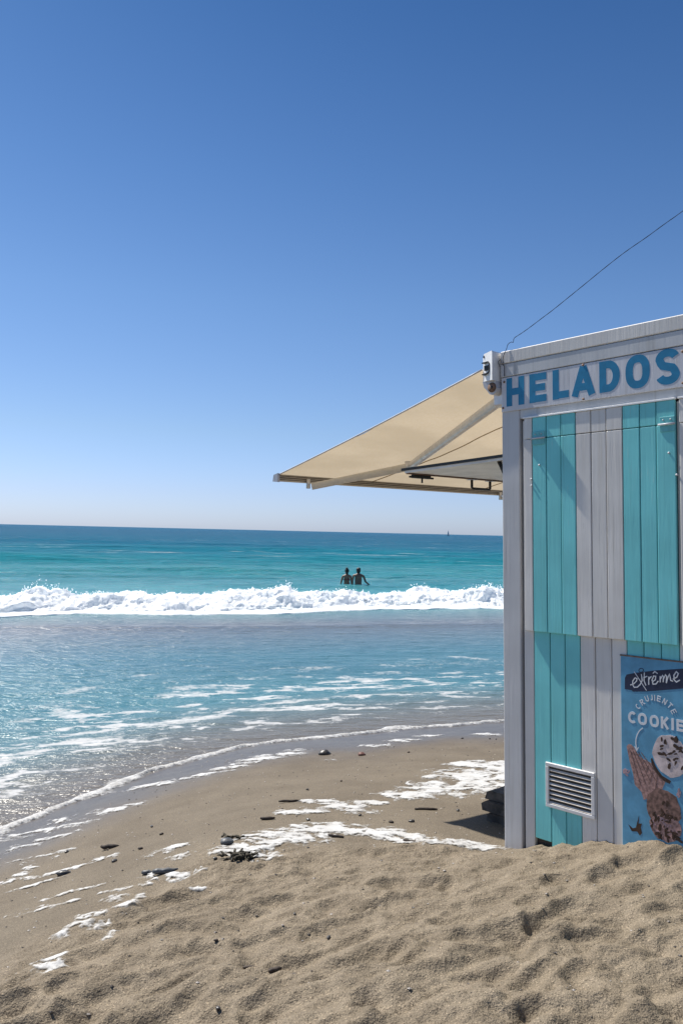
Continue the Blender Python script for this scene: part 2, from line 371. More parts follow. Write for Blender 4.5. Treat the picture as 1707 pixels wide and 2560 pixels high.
me = np_mesh('sea', np.stack([XX, YY, WZ], -1).reshape(-1, 3), grid_faces(len(yy), len(tt)))
attr(me, 'foam', foam); attr(me, 'q', Q); attr(me, 'shoal', np.where(near & (Q < 24), sst(.6, -.05, TZ+.04), 1-sst(-99, -98, TZ)*0)*0+np.where(near, sst(3.2, .0, dsh), 0))
t = NT('sea_water'); P = t.pos(); q = t.attr('q'); fm = t.attr('foam'); shoal = t.attr('shoal')
def lerp_ramp(stops):
    nd = t.n('ValToRGB'); cr = nd.color_ramp; lo, hi = stops[0][0], stops[-1][0]
    t.set(nd.inputs[0], t.math('DIVIDE', t.math('SUBTRACT', lq, lo), hi-lo, True))
    while len(cr.elements) < len(stops): cr.elements.new(.5)
    for e, (p, c) in zip(cr.elements, stops): e.position = (p-lo)/(hi-lo); e.color = (*c, 1)
    return nd.outputs[0]
lq = t.math('LOGARITHM', t.math('MAXIMUM', q, 2.), 10.)
deep = lerp_ramp([(.8, (.10, .135, .135)), (1.05, (.055, .165, .20)), (1.18, (.065, .160, .205)), (1.30, (.135, .150, .175)), (1.40, (.035, .21, .25)), (1.50, (.025, .225, .26)), (1.66, (.006, .20, .225)), (1.85, (.003, .155, .215)), (2.1, (.002, .105, .18)), (2.6, (.002, .078, .15)), (4.4, (.002, .070, .14))])
patch = t.noise(t.mapping(P, (.05, .16, .1)), 1., 4.)
deep = t.mix(t.rng(patch, .35, .65, 0, .55), deep, t.mix(1., deep, (1.35, 1.28, 1.18), 'MULTIPLY'))
deep = t.mix(t.math('MULTIPLY', shoal, .85), deep, (.150, .118, .090))
fn = t.noise(t.mapping(P, (9, 20, 9), (0, 0, .27)), 1., 5., .7); fn2 = t.noise(t.mapping(P, (30, 60, 30)), 1., 3.)
fnn = t.rng(t.math('ADD', t.math('MULTIPLY', fn, .72), t.math('MULTIPLY', fn2, .28)), .30, .70)
fmask = t.math('MULTIPLY', t.math('MULTIPLY', t.rng(t.math('SUBTRACT', t.math('ADD', fnn, fm), 1.), -.15, .55), .92), t.rng(fm, .02, .3))
wc = t.noise(t.mapping(P, (.085, .42, .1), (0, 0, .03)), 1., 5., .68); wz = t.noise(t.mapping(P, (.012, .05, .1)), 1., 2.)
far = t.math('MULTIPLY', t.rng(wc, .56, .70), t.math('MULTIPLY', t.rng(q, 30, 45), t.rng(q, 110, 240, 1., 0.)))
fmask = t.math('MAXIMUM', fmask, t.math('MULTIPLY', t.math('MULTIPLY', far, t.rng(wz, .42, .62)), .75))
col = t.mix(fmask, deep, (.55, .55, .55))
r1 = t.noise(t.mapping(P, (2.2, 5.5, 2), (0, 0, .2)), 1., 5., .62); r2 = t.noise(t.mapping(P, (9, 17, 9), (0, 0, .15)), 1., 3.); r3 = t.noise(t.mapping(P, (.16, .42, .2), (0, 0, .06)), 1., 6., .62)
offs = t.rng(q, 24, 40)
h = t.math('ADD', t.math('MULTIPLY', r1, t.rng(q, 16, 40, .075, .22)), t.math('ADD', t.math('MULTIPLY', r2, t.rng(q, 7, 13, .007, .016)), t.math('MULTIPLY', t.math('MULTIPLY', r3, offs), 2.2)))
nb = t.n('Bump'); t.set(nb.inputs['Height'], h); nb.inputs['Strength'].default_value = 1; nb.inputs['Distance'].default_value = 1.
t.bs(Base_Color=col, Roughness=t.rng(fmask, 0, 1, .24, .8), IOR=1.333, Normal=nb.outputs[0]); t.set(t.b.inputs['Specular IOR Level'], t.rng(q, 18, 60, .5, .012))
tag(obj('sea', me, t.m), kind='structure')

# ------------------------------------------------------------------ breaking wave: tumbling white water with spray
t = NT('white_water'); P = t.pos(); n = t.noise(P, 7, 5., .65); n2 = t.noise(P, 26, 4., .7); n3 = t.noise(P, 1.3, 3.)
c = t.mix(t.rng(n3, .60, .80, 0, .3), (.80, .80, .795), (.52, .61, .65))
t.bs(Base_Color=c, Roughness=.75, Normal=t.bump(t.math('ADD', n, t.math('MULTIPLY', n2, .5)), .8, .06)); t.b.inputs['Specular IOR Level'].default_value = .2
tr = t.n('BsdfTranslucent'); t.set(tr.inputs[0], c); t.set(tr.inputs[0], t.mix(1., c, (.50, .51, .52), 'MULTIPLY')); mx = t.n('AddShader'); t.t.links.new(t.b.outputs[0], mx.inputs[0]); t.t.links.new(tr.outputs[0], mx.inputs[1]); t.t.links.new(mx.outputs[0], t.o.inputs[0])
M['whitewater'] = t.m
bx = np.arange(-17, 13.01, .032); bs = np.linspace(0, 1, 64)
BX, BS = np.meshgrid(bx, bs, indexing='ij')
# section: thin apron in front, climbing to a broken crest, falling away behind
hgt = (.40+.22*fbm(bx*.22, bx*0+3, 2, 300)+.10*fbm(bx*.8, bx*0+8, 3, 301)+.035*np.abs(fbm(bx*3.5, bx*0+2, 2, 302)))[:, None]
for cx, a, wd in [(-8.2, .26, .35), (5.2, .20, .5), (-7.7, .12, .25), (.0, .10, .6), (-1.6, .09, .3), (1.6, .06, .3), (4.7, .1, .25), (-10.3, .05, 1.2), (-5.5, .08, 1.4)]:
    hgt = hgt+(a*np.exp(-((bx-cx)/wd)**2))[:, None]
prof = np.where(BS < .22, .05*sst(0, .22, BS), .05+.95*sst(.22, .72, BS)); prof = np.where(BS > .78, prof*(1-sst(.78, 1, BS)*1.1), prof)
wid = 2.6+.35*fbm(bx*.5, bx*0, 2, 310)[:, None]
BY = breaker_y(BX)-1.9+BS*wid+(.30*fbm(BX*.8, BS*3, 3, 311)+.55*fbm(BX*.28, BX*0+4, 2, 312))*(1-BS)
BZ = .02+prof*hgt
bil = lambda x, y, s: np.abs(fbm(x, y, 4, s, .55))
act = sst(.12, .35, BS)
nn = bil(BX*.8, BS*3, 320)*.12+bil(BX*2.6, BS*8, 325)*.035+fbm(BX*5.5, BS*13, 4, 327, .65)*.030
BZ = BZ+act*(nn-.10)*(.5+.8*prof)+.012*fbm(BX*7, BS*16, 2, 331)*act
BY = BY-act*(bil(BX*1.0+5, BS*3, 340)*.11+fbm(BX*5, BS*12, 4, 345, .65)*.040)
BX2 = BX+act*.04*fbm(BX*3, BS*8, 2, 350)
# hollow pockets where the dark face shows through
BZ = BZ-.10*sst(.35, .7, fbm(BX*.9, BS*4, 3, 360))*np.exp(-((BS-.42)/.12)**2)
BZ[:, 0] = -.05; BZ[:, -1] = -.15
me = np_mesh('breaking_wave', np.stack([BX2, BY, BZ], -1).reshape(-1, 3), grid_faces(len(bx), len(bs))[:, ::-1])
tag(obj('breaking_wave', me, M['whitewater']), 'line of tumbling white surf with spray breaking in front of the bathers', 'surf', kind='stuff')
mb_v = []; mb_f = []
OCT = np.array([(1,0,0),(-1,0,0),(0,1,0),(0,-1,0),(0,0,1),(0,0,-1)], float); OF = np.array([(0,2,4),(2,1,4),(1,3,4),(3,0,4),(2,0,5),(1,2,5),(3,1,5),(0,3,5)])
crest_i = RNG.integers(0, len(bx), 3600); k = 0; VS = []; FS = []
peaks = [(-8.2, .55), (5.2, .5), (-7.7, .35), (-1.6, .3), (0, .25), (2.6, .2), (4.5, .3), (-6.9, .22)]
for ii in crest_i:
    j = RNG.integers(34, 52); x, y, z = BX2[ii, j], BY[ii, j], BZ[ii, j]
    lift = abs(RNG.normal(0, .018))
    for px, ph in peaks: lift += abs(RNG.normal(0, .30))*ph*math.exp(-((x-px)/.28)**2)
    r = RNG.uniform(.006, .018)*(1.2-.8*min(1, lift*2)); p = np.array([x+RNG.normal(0, .05+.2*lift), y+RNG.normal(0, .08), z+lift])
    VS.append(OCT*np.array([r, r, r*RNG.uniform(.8, 1.8)])+p); FS.append(OF+6*k); k += 1
me = np_mesh('spray', np.concatenate(VS), np.concatenate(FS), False)
tag(obj('spray', me, M['whitewater']), 'fine white droplets thrown up along the crest of the surf', 'spray', kind='stuff')

# ------------------------------------------------------------------ foam lying on the beach and along the edge of the wash
BLOBS = [
 (0.93,5.53,.255,.46),(1.16,5.96,.161,.362),(.68,5.19,.213,.249),(.46,4.96,.176,.129),(.7,5.62,.106,.089),(.97,6.17,.132,.105),(1.35,5.6,.3,.4),(1.4,6.05,.25,.3),
 (.03,4.67,.152,.133),(-.17,4.51,.149,.089),(.13,4.51,.098,.059),(-.1,4.8,.106,.059),(.23,4.72,.077,.054),
 (-.42,3.74,.112,.084),(-.25,3.92,.17,.119),(-.06,4.09,.155,.109),(.07,4.04,.131,.064),(.22,4.03,.132,.079),(.37,3.95,.111,.069),(.49,3.88,.081,.055),(.62,3.89,.13,.065),(.74,3.88,.093,.065),(-.33,3.64,.079,.05),
 (-1.63,5.6,.362,.12),(-1.81,5.51,.31,.10),(-1.87,5.33,.296,.10),(-2.05,5.37,.345,.10),(-1.89,4.95,.178,.085),(-1.75,5.08,.276,.06),(-1.43,5.62,.207,.07),(-1.77,4.52,.25,.05),(-1.64,4.26,.05,.2),(-1.65,4.13,.153,.06),(-1.66,4.6,.257,.035),
 (-.8,3.55,.059,.056),(-.68,3.45,.12,.05),(-.58,3.47,.04,.055),(-.81,3.18,.06,.061),(-.78,3.28,.032,.061),(-.89,3.3,.057,.051),(-.86,3.06,.034,.036),(-.93,3.14,.082,.041),(-.8,2.93,.027,.062),(-.92,3.04,.077,.052),(-1.0,3.0,.043,.073),(-.98,2.8,.063,.058),(-.95,2.71,.068,.047),(-1.31,3.45,.082,.027),(-1.14,3.39,.164,.022),(-1.12,3.54,.174,.018),(-.87,3.41,.134,.018),(-1.43,3.91,.169,.025),(-1.17,4.11,.087,.067),(-.71,3.73,.072,.045),(-.83,3.87,.076,.046),(-.78,3.94,.096,.04),(-.56,3.3,.047,.015),(-1.37,4.07,.268,.03),
 (-.77,6.77,.188,.09),(-.9,6.64,.194,.09),(-.5,7.1,.223,.12),(-.64,6.92,.226,.09),(-.36,7.31,.177,.11),(-1.21,6.39,.217,.08),(-1.38,6.35,.277,.09),(-1.02,6.46,.204,.06),(.66,7.74,.191,.15),(.36,7.42,.187,.11),(.91,8.05,.175,.11),(1.53,8.09,.151,.13),(-.04,6.62,.094,.05),
]
def foam_field(x, y, z):
    m = np.full(x.shape, -1.); sx = 1.0
    for ib, (cx, cy, a, b) in enumerate(BLOBS):
        dx = x-cx; dy = y-cy; sc_ = 1.2 if 13 <= ib < 23 else 1.; a, b = a*sc_, b*sc_; pen = (.34 if ib < 34 else .24) if 23 <= ib < 59 else (.14 if ib >= 59 else -.12)
        m = np.maximum(m, 1-(dx/(a*1.2))**2-(dy/(b*1.15))**2-pen)
    m = np.maximum(m, -1)
    k = np.clip((y-2)/3, .6, 2.0)
    nz = fbm((x+.3*y)*7/k+.8*fbm(x*4, y*4, 2, 7), (y-.2*x)*12/k+.5*fbm(x*5, y*5, 2, 17), 4, 400, .6)
    f = m-.30+.85*nz
    holes = sst(.25, .45, perlin(x*38/k, y*38/k, 410)+.35*perlin(x*80/k, y*80/k, 411))
    f = f-.9*holes*sst(.7, .1, f)
    # rolled edge of the wash: a wandering white line at the waterline
    w1 = .010+.034*np.clip(fbm(x*1.4, y*1.4, 3, 420)+.15, 0, 1); e = z-(.160+.020*fbm(x*1.1, y*1.1, 3, 430)+.012*fbm(x*4, y*4, 3, 431))
    edge = .55-np.abs(e)/np.maximum(w1, .004)*.6
    return f, edge
def foam_patch(x0, x1, y0, y1, st):
    x = np.arange(x0, x1, st); y = np.arange(y0, y1, st); X, Y = np.meshgrid(x, y); Zs, _ = sand_z(X, Y); Zw, q, tz = water_z(X, Y); base = np.maximum(Zs, Zw)
    f, e = foam_field(X, Y, np.maximum(Zs, tz)); hf = np.clip(f, -.4, 1)*.009+.0030; he = np.clip(e, -.4, 1)*.05
    h = np.clip(np.maximum(np.minimum(hf, .0065), np.minimum(he, .028)), -.02, .03)
    h = h+np.where(h > 0, .0018*np.abs(fbm(X*30, Y*30, 2, 440)), 0)
    F = grid_faces(len(y), len(x)); keep = (h.ravel()[F] > 0).any(1); F = F[keep]
    used = np.unique(F); mp = np.full(X.size, -1); mp[used] = np.arange(len(used))
    V = np.stack([X, Y, base+h], -1).reshape(-1, 3)[used]; dn = np.clip(np.maximum(f*.8+.02, e*1.1), -.4, 1).ravel()[used]; return V, mp[F], dn
Vs = []; Fs = []; Ds = []; n0 = 0
for a in [(-2.4, 2.2, 4.55, 9.8, .014), (-1.75, 1.2, 2.4, 4.55, .0065)]:
    v, f_, dn = foam_patch(*a); Ds.append(dn); Vs.append(v); Fs.append(f_+n0); n0 += len(v)
me = np_mesh('beach_foam', np.concatenate(Vs), np.concatenate(Fs))
attr(me, 'dens', np.concatenate(Ds))
t = NT('beach_foam'); P = t.pos(); dens = t.attr('dens'); bub = t.n('TexVoronoi', i_Scale=85.); t.set(bub.inputs['Vector'], P); bub2 = t.n('TexVoronoi', i_Scale=34.); t.set(bub2.inputs['Vector'], P); ln = t.noise(t.mapping(P, (16, 30, 16)), 1., 4., .65)
lv = t.math('ADD', t.math('MULTIPLY', t.math('SUBTRACT', ln, .5), 1.3), t.math('MULTIPLY', t.math('ADD', bub.outputs['Distance'], bub2.outputs['Distance']), .35))
alpha = t.rng(t.math('ADD', dens, t.math('SUBTRACT', lv, .30)), -.10, .72, 0., .93)
t.bs(Alpha=alpha); n = t.noise(P, 60, 4., .6); n2 = t.noise(P, 9, 3.)
t.bs(Base_Color=t.mix(t.rng(n2, .35, .75, 0, .5), (.60, .595, .58), (.40, .375, .335)), Roughness=.6, Normal=t.bump(n, .5, .006)); M['foam'] = t.m
tag(obj('beach_foam', me, M['foam']), 'white sea foam left in patches and a wavy line on the wet sand', 'foam', kind='stuff')
# ------------------------------------------------------------------ kiosk frame: local X along the front, Y into the kiosk, Z up (it leans a little on the sand)
KO = Vector((.84105, 3.91882, .79515)); EU = Vector((.678908, -.733883, .022339)); EV = Vector((-.022081, .010004, .999706)); EN = Vector((.733891, .679202, .009413))
KM = Matrix(((EU.x, EN.x, EV.x, KO.x), (EU.y, EN.y, EV.y, KO.y), (EU.z, EN.z, EV.z, KO.z), (0, 0, 0, 1)))
def K(*p): return KM @ Vector(p)
kiosk = empty('kiosk', KM); tag(kiosk, 'white and teal striped plank kiosk half out of the picture on the sand', 'kiosk')
PL = {}
def plank(name, mat, u0, u1, s0, s1, v0, v1, parent, c=.0025):
    """upright board; alike sizes share one mesh"""
    key = (mat, round(u1-u0, 4), round(s1-s0, 4), round(v1-v0, 4))
    if key not in PL:
        a = np.array([(u1-u0)/2, (s1-s0)/2, (v1-v0)/2]); me_ = MB().box(-a, a, c).mesh('plank'); me_.materials.append(M[mat]); PL[key] = me_
    o = bpy.data.objects.new(name, PL[key]); link(o, parent); o.location = ((u0+u1)/2, (s0+s1)/2, (v0+v1)/2); return o
W, D_ = 2.75, 2.6
plank('corner_post', 'post', 0, .102, -.019, .088, -.35, 2.284, kiosk, .004)
plank('corner_post', 'post', W-.1, W, -.012, .088, -.35, 2.284, kiosk, .004)
plank('corner_post', 'post', 0, .1, D_-.1, D_, -.35, 2.284, kiosk, .004)
plank('corner_post', 'post', W-.1, W, D_-.1, D_, -.35, 2.284, kiosk, .004)
fw = empty('front_wall', parent=kiosk)
MB().box((.1025, .014, -.3), (W-.102, .04, 2.07)).build('backing', M['backing'], fw)
lows = [.114, .170, .258, .336, .414, .489, .567, .638]
while lows[-1] < W-.2: lows.append(lows[-1]+.0765)
def stripe(i): return 'white' if i == 0 or ((i-1)//3) % 2 == 1 else 'teal'
for i, (a, b) in enumerate(zip(lows[:-1], lows[1:])):
    plank('plank', stripe(i), a+.0018, b-.0018, -.011, .012, .085 if i == 1 else -.3, 2.06, fw)
plank('header_board', 'trim', .104, W-.102, -.017, .02, 2.072, 2.284, kiosk)
plank('trim_board', 'trim', 0, W, -.0285, .02, 2.2865, 2.350, kiosk)
plank('fascia_board', 'fascia', 0, W+.05, -.0305, .02, 2.3525, 2.414, kiosk, .004)
MB().box((0, .0225, 2.352), (W+.05, D_+.05, 2.40), .004).build('roof', M['trim'], kiosk)
# side and back walls
plank('sill_board', 'white', -.004, .02, .09, D_-.102, -.3, .98, kiosk)
plank('lintel_board', 'white', -.004, .02, .09, D_-.102, 1.97, 2.34, kiosk)
MB().box((.022, .09, 2.0), (.06, D_-.1, 2.35)).build('side_beam', M['backing'], kiosk)
bw = empty('back_wall', parent=kiosk); rw = empty('end_wall', parent=kiosk)
u = .103
i = 0
while u < W-.18:
    plank('plank', stripe(i % 7), u, u+.0765, D_-.03, D_-.012, -.3, 2.34, bw); u += .0785; i += 1
s_ = .092; i = 0
while s_ < D_-.18:
    plank('plank', stripe(i % 7), W-.03, W-.012, s_, s_+.0765, -.3, 2.34, rw); s_ += .0785; i += 1
MB().box((.09, .09, -.1), (W-.04, D_-.04, -.04)).build('floor', M['backing'], kiosk)
MB().tube([K(0, 0, 0)*0+Vector((1.6, .12, 2.40)), (1.6, .12, 3.4)], .018, 10).build('roof_mast', M['alupaint'], kiosk, True)

# closed front shutter: fixed short boards above the hinge line, long boards below
edges = [.134, .180, .256, .334, .410, .487, .561, .638, .716, .789, .872]
def shutter(u0, es, first):
    sh = empty('shutter', parent=kiosk); sh['label'] = 'closed plank shutter hinged near its top'
    hb = empty('shutter_header', parent=kiosk)
    MB().box((es[0]+.004, -.0155, 1.058), (es[-1]-.004, -.0115, 1.962)).build('backing', M['backing'], sh)
    MB().box((es[0]+.004, -.0155, 1.970), (es[-1]-.004, -.0115, 2.064)).build('backing', M['backing'], hb)
    for i, (a, b) in enumerate(zip(es[:-1], es[1:])):
        m = stripe(i+first)
        plank('plank', m, a+.0018, b-.0018, -.030+.0006*(i % 3), -.016, 1.053, 1.9645, sh); plank('plank', m, a+.0018, b-.0018, -.030+.0006*(i % 3), -.016, 1.9675, 2.066, hb)
    return sh
sh1 = shutter(0, edges, 0)
e2 = [.886]
while e2[-1] < 1.62: e2.append(e2[-1]+.0765)
sh2 = shutter(0, e2, 4)
e3 = [e2[-1]+.013]
while e3[-1] < W-.26: e3.append(e3[-1]+.0765)
shutter(0, e3, 1)
MB().box((.130, -.034, 2.0665), (.872, -.0175, 2.0745), .001).build('drip_rail', M['plastic'], kiosk)
MB().box((.884, -.034, 2.0665), (1.63, -.0175, 2.0745), .001).build('drip_rail', M['plastic'], kiosk)
def hinge(u0, u1, par):
    MB().box((u0, -.034, 1.969), (u1, -.0305, 1.998), .001).box((u0, -.034, 1.935), (u1, -.0305, 1.9625), .001).build('hinge_plate', M['tealmetal'], par)
    MB().tube([(u0-.004, -.0385, 1.966), (u1+.004, -.0385, 1.966)], .0045, 10).build('hinge_pin', M['alupaint'], par, True)
    for du in (.25, .75): MB().tube([(u0+(u1-u0)*du, -.034, 1.985), (u0+(u1-u0)*du, -.037, 1.985)], .003, 8).build('screw', M['alupaint'], par, True)
hinge(.184, .252, sh1); hinge(.807, .870, sh1); hinge(.92, .985, sh2)
for uu, vv in [(.177, 1.774), (.177, 1.743), (.221, 1.838), (.844, 1.846), (.876, 1.753)]:
    MB().tube([(uu, -.029, vv), (uu, -.0345, vv)], .0045, 10).build('stud', M['alupaint'], sh1, True)
# ventilation grille: frame and slanting slats
vg = empty('vent_grille', parent=kiosk); vg.location = (0, -.0115, 0)
vu0, vu1, vv0, vv1 = .234, .484, .248, .452; fr = .017
MB().box((vu0, -.011, vv1-fr), (vu1, -.0005, vv1)).build('vent_frame', M['vent'], vg)
MB().box((vu0, -.011, vv0), (vu1, -.0005, vv0+fr)).build('vent_frame', M['vent'], vg)
MB().box((vu0, -.0112, vv0+fr+.0003), (vu0+fr, -.0005, vv1-fr-.0003)).build('vent_frame', M['vent'], vg)
MB().box((vu1-fr, -.0112, vv0+fr+.0003), (vu1, -.0005, vv1-fr-.0003)).build('vent_frame', M['vent'], vg)
MB().box((vu0+fr+.0003, -.0022, vv0+fr+.0003), (vu1-fr-.0003, -.0006, vv1-fr-.0003), .0003).build('vent_backing', M['dark'], vg)
ns = 8; pit = (vv1-vv0-2*fr)/ns
sm = MB().prism([(-.0100, -.0066), (-.0094, -.0074), (-.0030, .0002), (-.0030, .0014), (-.0088, -.0046)], 0, vu0+fr+.0005, vu1-fr-.0005).mesh('slat'); sm.materials.append(M['slat'])
for i in range(ns):
    o = bpy.data.objects.new('slat', sm); link(o, vg); o.location = (0, 0, vv0+fr+pit*(i+.42))
MB().box((.105, .0125, -.3), (.172, .0137, .13)).build('kick_board', M['backing'], kiosk)

# ------------------------------------------------------------------ flat lettering: strokes of constant width, extruded
def ribbon(mb, pts, wd, s0, s1, closed=False):
    P = [np.array(p, float) for p in pts]; P = [P[0]]+[b for a, b in zip(P[:-1], P[1:]) if np.hypot(*(b-a)) > 1e-5]; n = len(P); L = []; R = []
    for i in range(n):
        a = P[(i-1) % n] if (closed or i > 0) else None; b = P[(i+1) % n] if (closed or i < n-1) else None
        d1 = (P[i]-a) if a is not None else (b-P[i]); d2 = (b-P[i]) if b is not None else d1
        d1 = d1/np.linalg.norm(d1); d2 = d2/np.linalg.norm(d2); t_ = d1+d2; t_ /= max(1e-6, np.linalg.norm(t_)); nn_ = np.array([-t_[1], t_[0]])
        k = min(1.6, 1/max(.4, nn_ @ np.array([-d1[1], d1[0]]))); L.append(P[i]+nn_*wd/2*k); R.append(P[i]-nn_*wd/2*k)
    V = []; F = []
    for i in range(n): V += [(L[i][0], s1, L[i][1]), (R[i][0], s1, R[i][1]), (L[i][0], s0, L[i][1]), (R[i][0], s0, R[i][1])]
    for i in range(n if closed else n-1):
        j = (i+1) % n; a, b = 4*i, 4*j
        F += [(a, a+1, b+1, b), (a+2, b+2, b+3, a+3), (a, b, b+2, a+2), (a+1, a+3, b+3, b+1)]
    if not closed: F += [(0, 2, 3, 1), (4*n-4, 4*n-3, 4*n-1, 4*n-2)]
    mb.add(V, F)
def arc(cx, cy, rx, ry, a0, a1, n=14): return [(cx+rx*math.cos(math.radians(a0+(a1-a0)*k/n)), cy+ry*math.sin(math.radians(a0+(a1-a0)*k/n))) for k in range(n+1)]
h = .115                                        # half stroke in unit letter boxes
def sgp(v_, e_=.82): return math.copysign(abs(v_)**e_, v_)
def glyph(ch, w=.24):
    """centre lines in a unit box; returns [(points, closed)]"""
    q = w/2
    G = {
     'H': [([(q, 0), (q, 1)], 0), ([(1-q, 0), (1-q, 1)], 0), ([(q, .5), (1-q, .5)], 0)],
     'E': [([(q, 0), (q, 1)], 0), ([(q, 1-q*.72), (1, 1-q*.72)], 0), ([(q, .51), (.93, .51)], 0), ([(q, q*.72), (1, q*.72)], 0)],
     'L': [([(q, 0), (q, 1)], 0), ([(q, q*.72), (1, q*.72)], 0)],
     'A': [([(q*.9, 0), (.5, 1-q*.3)], 0), ([(1-q*.9, 0), (.5, 1-q*.3)], 0), ([(.25, .29), (.75, .29)], 0)],
     'D': [([(q, 0), (q, 1)], 0), ([(q, 1-q*.72), (.45, 1-q*.72)]+arc(.45, .5, .55-q, .5-q*.72, 90, -90, 18)+[(q, q*.72)], 0)],
     'O': [([(.5+(.5-q)*sgp(math.cos(a_)), .5+(.5-q*.72)*sgp(math.sin(a_))) for a_ in [k_*math.pi/18 for k_ in range(36)]], 1)],
     'C': [(arc(.52, .5, .5-q, .5-q*.72, 48, 312, 22), 0)],
     'S': [(arc(.5, .735, .5-q, .265-q*.55, 15, 180, 12)+[(q+.06, .62), (.3, .545), (.7, .455), (1-q-.06, .38)]+arc(.5, .265, .5-q, .265-q*.55, 0, -165, 12), 0)],
     'R': [([(q, 0), (q, 1)], 0), ([(q, 1-q*.72), (.5, 1-q*.72)]+arc(.52, .735, .48-q, .265-q*.72, 90, -90, 10)+[(q, .46)], 0), ([(.48, .46), (.92, 0)], 0)],
     'U': [([(q, 1), (q, .4)]+arc(.5, .4, .5-q, .4-q*.72, 180, 360, 12)+[(1-q, 1)], 0)],
     'J': [([(.72, 1), (.72, .3)]+arc(.44, .3, .28, .3-q*.6, 0, -170, 8), 0)],
     'I': [([(.5, 0), (.5, 1)], 0)],
     'N': [([(q, 0), (q, 1)], 0), ([(q, .96), (1-q, .04)], 0), ([(1-q, 0), (1-q, 1)], 0)],
     'T': [([(.5, 0), (.5, 1)], 0), ([(0, 1-q*.72), (1, 1-q*.72)], 0)],
     'K': [([(q, 0), (q, 1)], 0), ([(q, .38), (.92, 1)], 0), ([(.40, .56), (.95, 0)], 0)],
    }
    return G[ch]
def letter(name, ch, parent, mat, cx, cy, wd, ht, stroke, s_front, rot=0., unit=None):
    mb = MB(); c, s = math.cos(rot), math.sin(rot)
    for k, (pts, cl) in enumerate(glyph(ch, stroke/wd)):
        pp = [((x-.5)*wd, (y-.5)*ht) for x, y in pts]; pp = [(cx+x*c-y*s, cy+x*s+y*c) for x, y in pp]
        ribbon(mb, pp, stroke, s_front+.0006, s_front-.0004-.00012*k, bool(cl))
    return mb.build(name, mat, parent)
sign = empty('shop_sign', KM); tag(sign, 'white board sign reading HELADOS in blue capitals under the kiosk roof', 'sign')
MB().box((.004, -.027, 2.114), (.925, -.0195, 2.2835), .002).build('sign_board', M['sign'], sign)
for ch, a, b in [('H', .034, .137), ('E', .166, .260), ('L', .293, .378), ('A', .393, .510), ('D', .531, .629), ('O', .655, .765), ('S', .790, .893)]:
    letter('letter', ch, sign, M['blue'], (a+b)/2, 2.207, b-a, .139 if ch not in 'OS' else .143, .0335, -.0272)
for uu, vv, m in [(.022, 2.262, 'rust'), (.014, 2.134, 'rust'), (.452, 2.290-.0125, 'rust'), (.452, 2.122, 'rust'), (.905, 2.26, 'rust'), (.905, 2.13, 'rust')]:
    MB().tube([(uu, -.0265, vv), (uu, -.030, vv)], .0055, 10).build('screw', M[m], sign, True)

# ------------------------------------------------------------------ ice cream poster on the lower wall
PM = KM @ Matrix.Translation((.612, 0, .985))
poster = empty('advert_poster', PM); tag(poster, 'blue ice cream poster with a cone fixed to the lower kiosk wall', 'poster')
PF = -.0165
MB().box((0, PF, -1.02), (.60, -.0115, 0), .0008).build('panel', M['poster'], poster)
MB().box((-.003, PF-.0012, -.002), (.603, -.0113, .004), .0006).build('top_edge', M['rust'], poster)
MC = {k: m_plain('print_'+k, c, .45, var=v, scale=s) for k, c, v, s in [('navy', (.012, .02, .055), .2, 20), ('white', (.72, .74, .76), .06, 20), ('cone', (.36, .215, .19), .4, 90), ('cream', (.62, .52, .50), .22, 30), ('choc', (.045, .022, .014), .4, 50), ('brown', (.19, .11, .09), .5, 60), ('pink', (.42, .28, .30), .2, 50)]}
def flat(name, poly, mat, lay, parent=poster, jag=0., seed=0):
    r_ = random.Random(seed); poly = [(x+r_.uniform(-jag, jag), y+r_.uniform(-jag, jag)) for x, y in poly]
    return MB().prism(poly, 1, PF-.0003-.0004*lay, PF+.0004).build(name, MC[mat], parent)
banner = flat('banner', [(.019,-.095),(.027,-.08),(.066,-.068),(.15,-.048),(.269,-.026),(.34,-.022),(.345,-.09),(.268,-.107),(.116,-.14),(.056,-.149),(.048,-.144),(.018,-.143)], 'navy', 1)
def c4(x, y): return (.019+(x-285)*(.25/1202), -.095-(y-620)*.000203+(x-285)*(.044/1202))
script = [[(400,775),(470,760),(540,700),(550,650),(510,630),(460,690),(450,770),(490,830),(560,825),(620,770)], [(490,500),(750,905)], [(645,560),(662,690),(610,790)], [(710,530),(700,700),(740,800)], [(690,640),(770,610)], [(800,620),(800,790)], [(800,690),(830,635),(862,622)],
 [(880,730),(940,690),(950,620),(905,612),(870,690),(890,780),(950,780),(1000,720)], [(890,560),(930,520),(990,570)], [(1040,620),(1040,750)], [(1040,690),(1090,610),(1110,640),(1100,750)], [(1100,700),(1150,600),(1172,630),(1165,770)], [(1165,770),(1200,650),(1232,592),(1245,650),(1255,720),(1300,740)], [(1300,700),(1380,660),(1410,590),(1370,550),(1320,620),(1330,720),(1370,760),(1440,720)]]
mb = MB()
for k, st_ in enumerate(script): ribbon(mb, [c4(*p) for p in st_], .0042 if k != 1 else .003, PF, PF-.0012-.00008*k)
mb.build('script_lettering', MC['white'], poster)
mb = MB(); ribbon(mb, [c4(*p) for p in arc(640, 480, 50, 40, 0, 340, 16)], .003, PF, PF-.0009, True); mb.build('ring_mark', MC['navy'], poster)
for ch, x, y, r_ in zip('CRUJIENTE', (.077, .096, .117, .138, .151, .169, .194, .216, .231), (-.209, -.188, -.170, -.163, -.162, -.163, -.171, -.184, -.206), (52, 38, 22, 6, 0, -10, -28, -40, -58)):
    letter('letter', ch, poster, MC['white'], x, y, .016 if ch not in 'JI' else .010, .024, .0038, PF-.0006, math.radians(r_))
